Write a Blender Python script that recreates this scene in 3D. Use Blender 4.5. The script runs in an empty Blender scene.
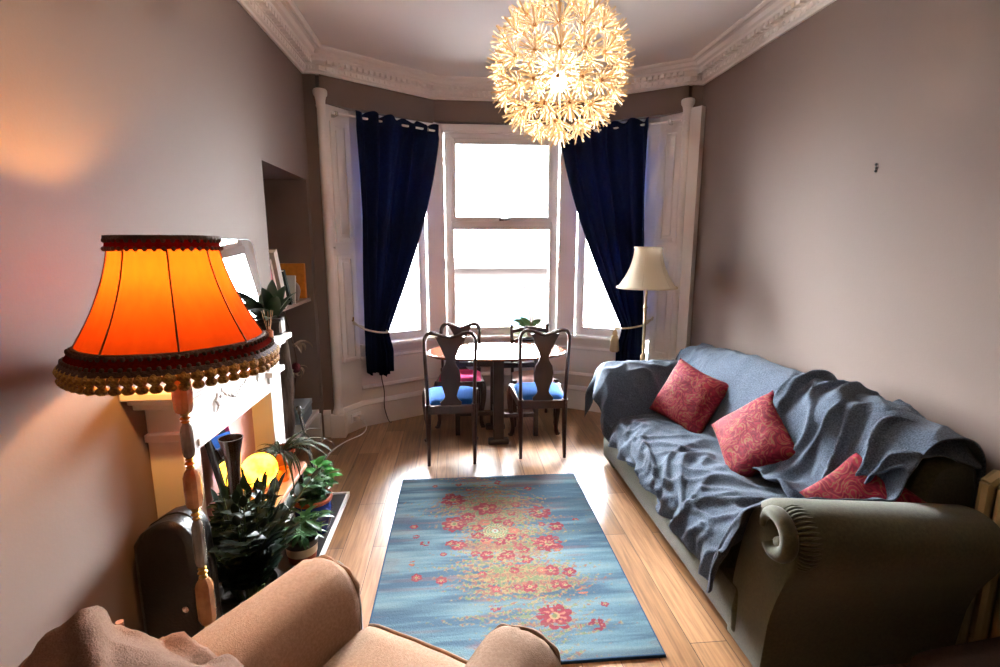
import bpy, math, random
import numpy as np
from mathutils import Vector, Matrix, Quaternion, noise
random.seed(11)
S = bpy.context.scene
COL = S.collection
R = math.radians
PI = math.pi

# ------------------------------------------------------------------ mesh builder
class MB:
    def __init__(s):
        s.V = []; s.F = []; s.UV = None
    def add(s, vs, fs, M=None):
        o = len(s.V)
        for v in vs:
            v = Vector(v)
            s.V.append(M @ v if M is not None else v)
        for f in fs:
            s.F.append([i + o for i in f])
        return s
    def box(s, a, b, M=None):
        x0, y0, z0 = a; x1, y1, z1 = b
        return s.add([(x0,y0,z0),(x1,y0,z0),(x1,y1,z0),(x0,y1,z0),(x0,y0,z1),(x1,y0,z1),(x1,y1,z1),(x0,y1,z1)],
              [(0,3,2,1),(4,5,6,7),(0,1,5,4),(1,2,6,5),(2,3,7,6),(3,0,4,7)], M)
    def tube(s, pts, r, n=8, cap=True, M=None, closed=False, sq=1.0):
        pts = [Vector(p) for p in pts]; m = len(pts)
        rs = r if isinstance(r, (list, tuple)) else [r]*m
        vs = []; prev = None
        for i, p in enumerate(pts):
            if closed: t = pts[(i+1) % m] - pts[i-1]
            else: t = pts[min(i+1, m-1)] - pts[max(i-1, 0)]
            t.normalize()
            if prev is None:
                a = Vector((0,0,1)) if abs(t.z) < .9 else Vector((1,0,0))
                u = t.cross(a).normalized()
            else:
                u = prev - t*prev.dot(t)
                if u.length < 1e-6: u = t.orthogonal()
                u.normalize()
            prev = u; w = t.cross(u)
            for k in range(n):
                an = 2*PI*k/n + (PI/4 if n == 4 else 0)
                vs.append(p + (u*math.cos(an) + w*math.sin(an)*sq)*rs[i])
        fs = []
        for i in range(m if closed else m-1):
            j = (i+1) % m
            for k in range(n):
                l = (k+1) % n
                fs.append((i*n+k, i*n+l, j*n+l, j*n+k))
        if cap and not closed:
            fs.append(tuple(range(n-1, -1, -1))); fs.append(tuple((m-1)*n+k for k in range(n)))
        return s.add(vs, fs, M)
    def lathe(s, prof, n=24, M=None, cap=True, mod=None):
        vs = []
        for r, z in prof:
            for k in range(n):
                a = 2*PI*k/n
                q = r*(mod(a, z) if mod else 1)
                vs.append((q*math.cos(a), q*math.sin(a), z))
        fs = []
        for i in range(len(prof)-1):
            for k in range(n):
                l = (k+1) % n
                fs.append((i*n+k, i*n+l, (i+1)*n+l, (i+1)*n+k))
        if cap:
            if prof[0][0] > 1e-5: fs.append(tuple(range(n-1, -1, -1)))
            if prof[-1][0] > 1e-5: fs.append(tuple((len(prof)-1)*n+k for k in range(n)))
        return s.add(vs, fs, M)
    def prism(s, poly, h0, h1, axis='z', M=None):
        n = len(poly)
        def P(a, b, h):
            return {'z': (a,b,h), 'y': (a,h,b), 'x': (h,a,b)}[axis]
        vs = [P(a,b,h0) for a,b in poly] + [P(a,b,h1) for a,b in poly]
        fs = [tuple(range(n-1,-1,-1)), tuple(range(n, 2*n))] + [(i,(i+1)%n,n+(i+1)%n,n+i) for i in range(n)]
        return s.add(vs, fs, M)
    def sweep(s, prof, path, M=None):
        """prof: (out, up) pairs, closed; path: xy points; out = to the right of travel."""
        m = len(path); n = len(prof); vs = []
        P = [Vector((p[0], p[1])) for p in path]
        z0 = path[0][2] if len(path[0]) > 2 else 0
        for i in range(m):
            d0 = (P[i]-P[i-1]).normalized() if i > 0 else (P[1]-P[0]).normalized()
            d1 = (P[i+1]-P[i]).normalized() if i < m-1 else d0
            n0 = Vector((d0.y, -d0.x)); n1 = Vector((d1.y, -d1.x))
            b = (n0+n1).normalized(); k = 1/max(.3, b.dot(n0))
            for o, u in prof:
                vs.append((P[i].x + b.x*o*k, P[i].y + b.y*o*k, z0+u))
        fs = []
        for i in range(m-1):
            for k in range(n):
                l = (k+1) % n
                fs.append((i*n+k, i*n+l, (i+1)*n+l, (i+1)*n+k))
        fs.append(tuple(range(n))); fs.append(tuple((m-1)*n+k for k in range(n-1,-1,-1)))
        return s.add(vs, fs, M)
    def grid(s, nu, nv, fn, closeu=False, M=None):
        vs = [fn(i/(nu if closeu else nu-1), j/(nv-1)) for j in range(nv) for i in range(nu)]
        fs = []
        for j in range(nv-1):
            for i in range(nu if closeu else nu-1):
                k = (i+1) % nu
                fs.append((j*nu+i, j*nu+k, (j+1)*nu+k, (j+1)*nu+i))
        return s.add(vs, fs, M)
    def ball(s, c, r, n=12, m=8, sc=(1,1,1), M=None):
        vs = []
        for j in range(m+1):
            t = PI*j/m
            for i in range(n):
                a = 2*PI*i/n
                vs.append((c[0]+r*sc[0]*math.sin(t)*math.cos(a), c[1]+r*sc[1]*math.sin(t)*math.sin(a), c[2]-r*sc[2]*math.cos(t)))
        fs = [(j*n+i, j*n+(i+1)%n, (j+1)*n+(i+1)%n, (j+1)*n+i) for j in range(m) for i in range(n)]
        return s.add(vs, fs, M)
    def mesh(s, name, mat, smooth=35):
        me = bpy.data.meshes.new(name)
        me.from_pydata([tuple(v) for v in s.V], [], s.F)
        me.validate(); 
        import bmesh
        bm = bmesh.new(); bm.from_mesh(me)
        bmesh.ops.remove_doubles(bm, verts=bm.verts, dist=1e-5)
        bmesh.ops.recalc_face_normals(bm, faces=bm.faces)
        bm.to_mesh(me); bm.free()
        if mat: me.materials.append(mat)
        if smooth:
            me.polygons.foreach_set('use_smooth', [True]*len(me.polygons))
            me.set_sharp_from_angle(angle=R(smooth))
        return me
    def build(s, name, mat, parent=None, smooth=35, bevel=0, subsurf=0, solid=0, loc=None, rot=None):
        o = bpy.data.objects.new(name, s.mesh(name, mat, smooth)); COL.objects.link(o)
        if parent: o.parent = parent
        if loc: o.location = loc
        if rot: o.rotation_euler = rot
        if solid:
            m = o.modifiers.new('thick', 'SOLIDIFY'); m.thickness = solid; m.offset = 0
        if bevel:
            m = o.modifiers.new('bev', 'BEVEL'); m.width = bevel; m.segments = 2; m.limit_method = 'ANGLE'; m.angle_limit = R(40)
        if subsurf:
            m = o.modifiers.new('sub', 'SUBSURF'); m.levels = subsurf; m.render_levels = subsurf
        return o

def tag(o, label=None, cat=None, group=None, kind=None):
    if label: o['label'] = label
    if cat: o['category'] = cat
    if group: o['group'] = group
    if kind: o['kind'] = kind
    return o
def thing(name, label, cat, loc=(0,0,0), rz=0, group=None, kind=None):
    o = bpy.data.objects.new(name, None); COL.objects.link(o)
    o.location = loc; o.rotation_euler = (0,0,rz); o.empty_display_size = .1
    return tag(o, label, cat, group, kind)
def dup_tree(o, parent=None):
    c = o.copy(); COL.objects.link(c)
    if parent: c.parent = parent
    for ch in o.children: dup_tree(ch, c)
    return c
def child(name, me, parent, loc=(0,0,0), rot=None, quat=None, scale=None):
    o = bpy.data.objects.new(name, me); COL.objects.link(o); o.parent = parent; o.location = loc
    if quat is not None: o.rotation_mode = 'QUATERNION'; o.rotation_quaternion = quat
    if rot: o.rotation_euler = rot
    if scale: o.scale = scale
    return o
def crom(pts, n):
    """Catmull-Rom through pts, n samples per span."""
    P = [Vector(p) for p in pts]; out = []
    for i in range(len(P)-1):
        a = P[max(i-1,0)]; b = P[i]; c = P[i+1]; d = P[min(i+2, len(P)-1)]
        for k in range(n):
            t = k/n
            out.append(.5*((2*b) + (c-a)*t + (2*a-5*b+4*c-d)*t*t + (3*b-a-3*c+d)*t**3))
    out.append(P[-1]); return out
def sstep(a, b, x):
    t = min(1, max(0, (x-a)/(b-a))); return t*t*(3-2*t)

# ------------------------------------------------------------------ materials
def rgb(h):
    h = h.lstrip('#'); c = [int(h[i:i+2],16)/255 for i in (0,2,4)]
    return tuple((x/12.92 if x <= .04045 else ((x+.055)/1.055)**2.4) for x in c) + (1,)
MATS = {}
def mat(name, col, rough=.55, metal=0, var=None, vscale=6, vdetail=4, bump=0, bscale=60, stretch=(1,1,1), coat=0, spec=.5, sheen=0, trans=0, emit=None, estr=0):
    """principled with an optional second colour mixed in by noise and a noise bump."""
    m = bpy.data.materials.new(name); m.use_nodes = True
    nt = m.node_tree; N = nt.nodes; L = nt.links; p = N['Principled BSDF']
    c = rgb(col) if isinstance(col, str) else col
    p.inputs['Base Color'].default_value = c; p.inputs['Roughness'].default_value = rough
    p.inputs['Metallic'].default_value = metal; p.inputs['Specular IOR Level'].default_value = spec
    p.inputs['Coat Weight'].default_value = coat
    p.inputs['Sheen Weight'].default_value = sheen
    if emit:
        p.inputs['Emission Color'].default_value = rgb(emit); p.inputs['Emission Strength'].default_value = estr
    if var or bump:
        tc = N.new('ShaderNodeTexCoord'); mp = N.new('ShaderNodeMapping'); mp.inputs['Scale'].default_value = stretch
        L.new(tc.outputs['Object'], mp.inputs['Vector'])
    if var:
        nz = N.new('ShaderNodeTexNoise'); nz.inputs['Scale'].default_value = vscale; nz.inputs['Detail'].default_value = vdetail
        L.new(mp.outputs['Vector'], nz.inputs['Vector'])
        rp = N.new('ShaderNodeValToRGB'); rp.color_ramp.elements[0].position = .35; rp.color_ramp.elements[1].position = .65
        rp.color_ramp.elements[0].color = c; rp.color_ramp.elements[1].color = rgb(var) if isinstance(var, str) else var
        L.new(nz.outputs['Fac'], rp.inputs['Fac']); L.new(rp.outputs['Color'], p.inputs['Base Color'])
    if bump:
        nb = N.new('ShaderNodeTexNoise'); nb.inputs['Scale'].default_value = bscale; nb.inputs['Detail'].default_value = 3
        L.new(mp.outputs['Vector'], nb.inputs['Vector'])
        b = N.new('ShaderNodeBump'); b.inputs['Strength'].default_value = bump; b.inputs['Distance'].default_value = .01
        L.new(nb.outputs['Fac'], b.inputs['Height']); L.new(b.outputs['Normal'], p.inputs['Normal'])
    MATS[name] = m
    return m
def cloth_trans(name, col, tcol, fac=.5, rough=.8, var=None, vscale=30, vstretch=(1,1,1)):
    """thin fabric: part diffuse, part translucent."""
    m = bpy.data.materials.new(name); m.use_nodes = True
    nt = m.node_tree; N = nt.nodes; L = nt.links; N.remove(N['Principled BSDF']); out = N['Material Output']
    d = N.new('ShaderNodeBsdfDiffuse'); t = N.new('ShaderNodeBsdfTranslucent'); mx = N.new('ShaderNodeMixShader')
    d.inputs['Color'].default_value = rgb(col); t.inputs['Color'].default_value = rgb(tcol); mx.inputs[0].default_value = fac
    if var:
        tc = N.new('ShaderNodeTexCoord'); mp = N.new('ShaderNodeMapping'); mp.inputs['Scale'].default_value = vstretch
        nz = N.new('ShaderNodeTexNoise'); nz.inputs['Scale'].default_value = vscale
        L.new(tc.outputs['Object'], mp.inputs['Vector']); L.new(mp.outputs['Vector'], nz.inputs['Vector'])
        for sh, c in ((d, col), (t, tcol)):
            mc = N.new('ShaderNodeMix'); mc.data_type = 'RGBA'
            mc.inputs[6].default_value = rgb(c); mc.inputs[7].default_value = rgb(var)
            L.new(nz.outputs['Fac'], mc.inputs[0]); L.new(mc.outputs[2], sh.inputs['Color'])
    L.new(d.outputs[0], mx.inputs[1]); L.new(t.outputs[0], mx.inputs[2]); L.new(mx.outputs[0], out.inputs[0])
    return m
def glow(name, col, strength):
    m = bpy.data.materials.new(name); m.use_nodes = True
    nt = m.node_tree; nt.nodes.remove(nt.nodes['Principled BSDF'])
    e = nt.nodes.new('ShaderNodeEmission'); e.inputs[0].default_value = rgb(col); e.inputs[1].default_value = strength
    nt.links.new(e.outputs[0], nt.nodes['Material Output'].inputs[0]); return m
def glass_pane(name, tint='#ffffff', glow_=0):
    m = bpy.data.materials.new(name); m.use_nodes = True
    nt = m.node_tree; N = nt.nodes; L = nt.links; N.remove(N['Principled BSDF'])
    t = N.new('ShaderNodeBsdfTransparent'); t.inputs[0].default_value = rgb(tint)
    g = N.new('ShaderNodeBsdfGlossy'); g.inputs['Roughness'].default_value = .02
    f = N.new('ShaderNodeFresnel'); f.inputs[0].default_value = 1.45
    mx = N.new('ShaderNodeMixShader'); L.new(f.outputs[0], mx.inputs[0]); L.new(t.outputs[0], mx.inputs[1]); L.new(g.outputs[0], mx.inputs[2])
    if glow_:
        e = N.new('ShaderNodeEmission'); e.inputs[0].default_value = rgb('#ffe2b8'); e.inputs[1].default_value = glow_
        ad = N.new('ShaderNodeAddShader'); L.new(mx.outputs[0], ad.inputs[0]); L.new(e.outputs[0], ad.inputs[1]); L.new(ad.outputs[0], N['Material Output'].inputs[0]); return m
    L.new(mx.outputs[0], N['Material Output'].inputs[0]); return m
def wood_floor():
    m = bpy.data.materials.new('oak_floorboards'); m.use_nodes = True
    nt = m.node_tree; N = nt.nodes; L = nt.links; p = N['Principled BSDF']
    tc = N.new('ShaderNodeTexCoord'); mp = N.new('ShaderNodeMapping'); mp.inputs['Rotation'].default_value = (0,0,R(90))
    L.new(tc.outputs['Object'], mp.inputs['Vector'])
    br = N.new('ShaderNodeTexBrick'); br.inputs['Scale'].default_value = 1
    br.inputs['Brick Width'].default_value = 1.25; br.inputs['Row Height'].default_value = .155
    br.inputs['Mortar Size'].default_value = .0016; br.inputs['Mortar Smooth'].default_value = .1; br.offset = .37
    br.inputs['Color1'].default_value = rgb('#b28a67'); br.inputs['Color2'].default_value = rgb('#86603c'); br.inputs['Mortar'].default_value = rgb('#3a2415')
    L.new(mp.outputs['Vector'], br.inputs['Vector'])
    gm = N.new('ShaderNodeMapping'); gm.inputs['Scale'].default_value = (1, .055, 1); L.new(tc.outputs['Object'], gm.inputs['Vector'])
    gr = N.new('ShaderNodeTexNoise'); gr.inputs['Scale'].default_value = 55; gr.inputs['Detail'].default_value = 6; gr.inputs['Distortion'].default_value = .6
    L.new(gm.outputs['Vector'], gr.inputs['Vector'])
    kn = N.new('ShaderNodeTexNoise'); kn.inputs['Scale'].default_value = 3.2; kn.inputs['Detail'].default_value = 3
    km = N.new('ShaderNodeMapping'); km.inputs['Scale'].default_value = (1, .35, 1); L.new(tc.outputs['Object'], km.inputs['Vector']); L.new(km.outputs['Vector'], kn.inputs['Vector'])
    mul = N.new('ShaderNodeMix'); mul.data_type = 'RGBA'; mul.blend_type = 'MULTIPLY'
    rp = N.new('ShaderNodeValToRGB'); rp.color_ramp.elements[0].color = (.48,.44,.41,1); rp.color_ramp.elements[1].color = (1.1,1.08,1.05,1)
    rp.color_ramp.elements[0].position = .3; rp.color_ramp.elements[1].position = .62
    L.new(gr.outputs['Fac'], rp.inputs['Fac']); mul.inputs[0].default_value = .85
    L.new(br.outputs['Color'], mul.inputs[6]); L.new(rp.outputs['Color'], mul.inputs[7])
    m2 = N.new('ShaderNodeMix'); m2.data_type = 'RGBA'; m2.blend_type = 'MULTIPLY'; m2.inputs[0].default_value = .7
    rp2 = N.new('ShaderNodeValToRGB'); rp2.color_ramp.elements[0].color = (.6,.55,.5,1); rp2.color_ramp.elements[1].color = (1.05,1.05,1.05,1)
    rp2.color_ramp.elements[0].position = .32; rp2.color_ramp.elements[1].position = .55
    L.new(kn.outputs['Fac'], rp2.inputs['Fac']); L.new(mul.outputs[2], m2.inputs[6]); L.new(rp2.outputs['Color'], m2.inputs[7])
    L.new(m2.outputs[2], p.inputs['Base Color'])
    p.inputs['Roughness'].default_value = .38
    rr = N.new('ShaderNodeMapRange'); rr.inputs[3].default_value = .24; rr.inputs[4].default_value = .38
    L.new(gr.outputs['Fac'], rr.inputs[0]); L.new(rr.outputs[0], p.inputs['Roughness'])
    b = N.new('ShaderNodeBump'); b.inputs['Strength'].default_value = .25; b.inputs['Distance'].default_value = .004; b.invert = False
    inv = N.new('ShaderNodeMath'); inv.operation = 'SUBTRACT'; inv.inputs[0].default_value = 1; L.new(br.outputs['Fac'], inv.inputs[1])
    ad = N.new('ShaderNodeMath'); ad.operation = 'MULTIPLY_ADD'; L.new(gr.outputs['Fac'], ad.inputs[0]); ad.inputs[1].default_value = .25; L.new(inv.outputs[0], ad.inputs[2])
    L.new(ad.outputs[0], b.inputs['Height']); L.new(b.outputs['Normal'], p.inputs['Normal'])
    return m
def paisley(name, base, dark, gold):
    m = bpy.data.materials.new(name); m.use_nodes = True
    nt = m.node_tree; N = nt.nodes; L = nt.links; p = N['Principled BSDF']; p.inputs['Roughness'].default_value = .75; p.inputs['Specular IOR Level'].default_value = .15
    tc = N.new('ShaderNodeTexCoord')
    nz = N.new('ShaderNodeTexNoise'); nz.inputs['Scale'].default_value = 13; nz.inputs['Detail'].default_value = 2; nz.inputs['Distortion'].default_value = 1.2
    L.new(tc.outputs['Object'], nz.inputs['Vector'])
    wv = N.new('ShaderNodeMath'); wv.operation = 'MULTIPLY'; wv.inputs[1].default_value = 34; L.new(nz.outputs['Fac'], wv.inputs[0])
    sn = N.new('ShaderNodeMath'); sn.operation = 'SINE'; L.new(wv.outputs[0], sn.inputs[0])
    rp = N.new('ShaderNodeValToRGB'); e = rp.color_ramp.elements
    e[0].position = .0; e[0].color = rgb(dark); e[1].position = .55; e[1].color = rgb(base)
    a = e.new(.88); a.color = rgb(base); b = e.new(.97); b.color = rgb(gold)
    mr = N.new('ShaderNodeMapRange'); mr.inputs[1].default_value = -1; L.new(sn.outputs[0], mr.inputs[0]); L.new(mr.outputs[0], rp.inputs['Fac'])
    L.new(rp.outputs['Color'], p.inputs['Base Color'])
    nb = N.new('ShaderNodeTexNoise'); nb.inputs['Scale'].default_value = 14; nb.inputs['Detail'].default_value = 3; L.new(tc.outputs['Object'], nb.inputs['Vector'])
    bp = N.new('ShaderNodeBump'); bp.inputs['Strength'].default_value = .5; bp.inputs['Distance'].default_value = .02
    L.new(nb.outputs['Fac'], bp.inputs['Height']); L.new(bp.outputs['Normal'], p.inputs['Normal'])
    return m
def attr_mat(name, attr, rough=.95, bump=.4, bscale=220):
    m = bpy.data.materials.new(name); m.use_nodes = True
    nt = m.node_tree; N = nt.nodes; L = nt.links; p = N['Principled BSDF']; p.inputs['Roughness'].default_value = rough
    p.inputs['Specular IOR Level'].default_value = .1
    a = N.new('ShaderNodeAttribute'); a.attribute_name = attr; L.new(a.outputs['Color'], p.inputs['Base Color'])
    tc = N.new('ShaderNodeTexCoord'); nb = N.new('ShaderNodeTexNoise'); nb.inputs['Scale'].default_value = bscale
    L.new(tc.outputs['Object'], nb.inputs['Vector'])
    bp = N.new('ShaderNodeBump'); bp.inputs['Strength'].default_value = bump; bp.inputs['Distance'].default_value = .004
    L.new(nb.outputs['Fac'], bp.inputs['Height']); L.new(bp.outputs['Normal'], p.inputs['Normal']); return m

M_wall = mat('taupe_paint', '#786961', .75, bump=.05, bscale=120, spec=.3)
M_ceil = mat('white_ceiling_paint', '#f8f6f6', .8, spec=.2)
M_white = mat('white_gloss_paint', '#f8f5f2', .35)
M_corn = mat('white_plaster', '#f6f2ef', .7, spec=.2)
M_upvc = mat('white_upvc', '#f6f6f6', .3)
M_glass = glass_pane('window_glass')
M_floor = wood_floor()
M_navy = cloth_trans('navy_curtain_cloth', '#19223f', '#26468f', .08, var='#131a33', vscale=50)
M_mahog = mat('dark_mahogany', '#3a1a12', .28, var='#27100b', vscale=14, stretch=(1,1,.15), coat=.3)
M_darkw = mat('black_stained_wood', '#1f1210', .35, var='#2a1713', vscale=10)
M_table = mat('polished_table_top', '#6d3b27', .16, var='#58301f', vscale=8, stretch=(.2,1,1), coat=.6)
M_blue = mat('royal_blue_fabric', '#17539c', .9, bump=.2, bscale=300, spec=.15)
M_pink = mat('magenta_fabric', '#d42a6c', .9, bump=.2, bscale=300)
M_peach = mat('faded_pink_fabric', '#c99a8a', .8, bump=.2, bscale=300)
M_olive = mat('olive_velour', '#4a4931', .75, var='#3e3d29', vscale=90, sheen=.25, bump=.15, bscale=400, spec=.2)
M_wool = mat('blue_grey_wool', '#54606f', .95, var='#363f4c', vscale=170, vdetail=5, bump=.5, bscale=260, sheen=.1, spec=.1)
M_beige = mat('beige_cotton_cover', '#9a7e69', .9, var='#8d715c', vscale=120, bump=.3, bscale=350, spec=.15, sheen=0)
M_brown = mat('taupe_brown_knit', '#7a6051', .95, var='#6d5547', vscale=150, bump=.35, bscale=320, spec=.1)
M_red = paisley('red_gold_brocade', '#7c1c2c', '#5d1322', '#744a34')
M_brass = mat('aged_brass', '#a67c3a', .3, metal=1)
M_onyx = mat('amber_onyx', '#cf9460', .25, var='#8a5a3c', vscale=9, vdetail=6, coat=.4)
M_marble = mat('grey_marble', '#8d8478', .25, var='#6a6259', vscale=12, vdetail=6, coat=.4)
M_steel = mat('brushed_steel', '#c9c9c9', .25, metal=1)
M_black = mat('matt_black', '#0e0d0d', .5)
M_leather = mat('black_leather', '#131212', .38, bump=.25, bscale=90)
M_terra = mat('terracotta', '#a5512f', .75, var='#934526', vscale=20)
M_soil = mat('potting_soil', '#231711', .95, bump=1, bscale=70)
M_leaf = mat('dark_glossy_leaf', '#12291a', .5, var='#0c1d12', vscale=12, spec=.2)
M_leafb = mat('bright_green_leaf', '#3c8a2c', .4, var='#2c6c26', vscale=12)
M_leafm = mat('mid_green_leaf', '#2a5527', .4, var='#1e4420', vscale=12)
M_stem = mat('green_stem', '#4a5a2a', .5)
M_bark = mat('grey_brown_bark', '#6a5647', .9, var='#3b2e26', vscale=22, vdetail=8, stretch=(1,1,.25), bump=1, bscale=40)
M_mirror = mat('mirror_glass', '#e6eef0', .02, metal=1)
# ================================================================== THE ROOM
XL, XR, H = -1.12, 2.01, 3.0
CX = (XL+XR)/2
YB = -2.4
NY0, NY1, NZ = 3.17, 4.06, 2.09          # the press niche in the left wall
P0 = (-1.0, 4.14); A0 = (-.84, 4.37); B0 = (-.17, 4.74)
C1 = (2*CX+.17, 4.74); A1 = (2*CX+.84, 4.37); P1 = (2*CX+1.0, 4.14)
ZS, ZH = .74, 2.605                         # window opening: sill and head
def struct(name, mb, m, smooth=35, bevel=0):
    o = mb.build(name, m, smooth=smooth, bevel=bevel); o['kind'] = 'structure'; return o
struct('floor', MB().box((XL-.5, YB-.2, -.1), (XR+.3, 5.0, 0)), M_floor)
struct('ceiling', MB().box((XL-.5, YB-.2, H), (XR+.3, 5.1, H+.12)), M_ceil)
w = MB()
w.box((XL-.48, YB-.2, 0), (XL, NY0, H)).box((XL-.48, NY0, NZ), (XL, NY1, H)).box((XL-.48, NY0, 0), (XL-.36, NY1, NZ)).box((XL-.48, NY1, 0), (XL, P0[1], H))
struct('wall_left', w, M_wall)
struct('wall_right', MB().box((XR, YB-.2, 0), (XR+.3, P0[1], H)), M_wall)
struct('wall_back', MB().box((XL-.48, YB-.2, 0), (XR+.3, YB, H)), M_wall)
struct('wall_end_left', MB().box((XL-.48, P0[1], 0), (P0[0]-.03, P0[1]+.5, H)), M_wall)
struct('wall_end_right', MB().box((P1[0]+.03, P0[1], 0), (XR+.3, P0[1]+.5, H)), M_wall)
# the bay: a band of wall over the windows, following the bay
w = MB(); zb = 2.665
w.prism([P0, B0, C1, P1, (P1[0]+.05, 5.1), (P0[0]-.05, 5.1)], zb, H)
struct('wall_bay_top', w, M_wall)
# panelled apron under the windows
w = MB(); o_ = .25
w.prism([A0, B0, C1, A1, (A1[0], A1[1]+o_), (C1[0]+.05, C1[1]+o_), (B0[0]-.05, B0[1]+o_), (A0[0], A0[1]+o_)], 0, ZS-.04)
struct('wall_bay_apron', w, M_white)
def dirs(a, b):
    d = Vector((b[0]-a[0], b[1]-a[1])); L = d.length; d /= L
    return d, L, math.atan2(d.y, d.x)
# sill board, apron mould, skirting (one run each round the bay); travel right to left so that "out" is into the room
bay = [A0, B0, C1, A1]
def sill_prof(d, z0, z1): return [(-.2, z0), (d, z0), (d+.008, (z0+z1)/2), (d, z1), (-.2, z1)]
struct('trim_1', MB().sweep(sill_prof(.055, ZS-.04, ZS+.005), bay), M_white)
struct('trim_2', MB().sweep([(-.02,.60),(.012,.60),(.022,.615),(.012,.63),(-.02,.63)], bay).sweep([(-.02,.655),(.02,.655),(.026,.67),(.03,.70),(-.02,.70)], bay), M_white)
struct('trim_3', MB().sweep([(-.02,.335),(.012,.335),(.024,.35),(.014,.372),(-.02,.372)], bay), M_white)
skp = [(-.05,0),(.022,0),(.022,.19),(.030,.2),(.026,.215),(.012,.235),(-.05,.235)]
struct('baseboard_bay', MB().sweep(skp, [P0, A0, B0, C1, A1, P1]), M_white)
struct('baseboard_left', MB().sweep(skp, [(XL, YB), (XL, 1.72)]).sweep(skp, [(XL, 2.9), (XL, NY0-.0)]), M_white)
struct('baseboard_niche', MB().sweep([(-.005,0),(.05,0),(.05,.2),(.04,.22),(.02,.235),(-.005,.235)], [(XL-.36, NY1), (XL-.0, NY1)]), M_white, bevel=.004)
struct('baseboard_right', MB().sweep(skp, [(XR, P1[1]), (XR, YB)]), M_white)
struct('baseboard_end_left', MB().sweep(skp, [(XL, P0[1]), (P0[0]-.06, P0[1])]), M_white)
struct('baseboard_end_right', MB().sweep(skp, [(P1[0]+.06, P1[1]), (XR, P1[1])]), M_white)
# cornice: swept profile with a row of dentils and a row of leaf bosses
cp = [(-.02,2.862),(.016,2.862),(.02,2.876),(.034,2.884),(.04,2.915),(.048,2.918),(.055,2.945),(.09,2.95),(.098,2.962),(.122,2.968),(.135,2.99),(.15,2.995),(.15,3.02),(-.02,3.02)]
cpath = [(XL, YB), (XL, P0[1]), P0, B0, C1, P1, (XR, P1[1]), (XR, YB)]
c = MB().sweep(cp, cpath)
for i in range(len(cpath)-1):
    a, b = Vector(cpath[i]), Vector(cpath[i+1]); d = (b-a); L = d.length; d /= L; nn = Vector((d.y, -d.x))
    if i == 0: s0 = L-2.2; s1 = L-.08
    elif i == len(cpath)-2: s0 = .08; s1 = 2.3
    else: s0 = .05; s1 = L-.05
    n = max(1, int((s1-s0)/.048))
    ang = math.atan2(d.y, d.x)
    for k in range(n+1):
        q = a + d*(s0 + (s1-s0)*k/n)
        M = Matrix.Translation((q.x, q.y, 0)) @ Matrix.Rotation(ang, 4, 'Z')
        c.box((-.015, -.088, 2.921), (.015, -.045, 2.949), M)              # dentil
        c.ball((0, -.034, 2.902), .017, 6, 4, (.9, .7, 1), M)              # boss under it
        c.ball((.024, -.03, 2.892), .011, 6, 4, (1, .7, 1), M)
struct('trim_4', c, M_corn)
rp = [(.165,2.985),(.185,2.98),(.2,2.99),(.2,3.01),(.165,3.01)]
struct('trim_5', MB().sweep(rp, cpath), M_corn)
# slim columns at the mouth of the bay
def column(name, x):
    m = MB()
    y = P0[1]+.005
    T = Matrix.Translation((x, y, 0))
    m.box((-.06,-.055,0),(.06,.05,.2), T)
    m.lathe([(.046,.2),(.048,.215),(.04,.235),(.036,.25),(.033,.28),(.031,2.62),(.034,2.63),(.037,2.64),(.034,2.65),(.036,2.68),(.042,2.705),(.05,2.715),(.053,2.73),(.053,2.745),(.047,2.758),(.0,2.758)], 20, T)
    return struct(name, m, M_white, bevel=.004)
column('trim_6', P0[0]-.0); column('trim_7', P1[0]+.0)
# panelled shutters in the splayed returns
def shutter(p, q, label):
    d, L, an = dirs(p, q)
    flip = 1
    t = thing('window_shutter', label, 'shutter', (p[0], p[1], 0), an)
    m = MB(); m.box((.03, 0, .0), (L+.12, .06, zb+.02))
    m.build('casing', M_white, t)
    for z0, z1 in ((.62, 1.52), (1.62, 2.55)):
        f = MB(); x0, x1 = .07, L-.03
        f.box((x0, -.018, z0), (x0+.035, 0, z1)).box((x1-.035, -.018, z0), (x1, 0, z1)).box((x0+.035, -.018, z0), (x1-.035, 0, z0+.035)).box((x0+.035, -.018, z1-.035), (x1-.035, 0, z1))
        f.box((x0+.06, -.012, z0+.06), (x1-.06, 0, z1-.06))
        f.build('panel', M_white, t, bevel=.005)
    kn = MB().lathe([(.006,0),(.006,.015),(.013,.02),(.013,.03),(.0,.034)], 12, Matrix.Translation((.05,0,1.58)) @ Matrix.Rotation(R(90),4,'X'))
    kn.build('knob', M_white, t)
    return t
shutter(P0, A0, 'white panelled shutter beside the dried flower niche, left of the navy curtains')
ts = shutter((A1[0], A1[1]), P1, 'white panelled shutter behind the cream standard lamp')
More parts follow.
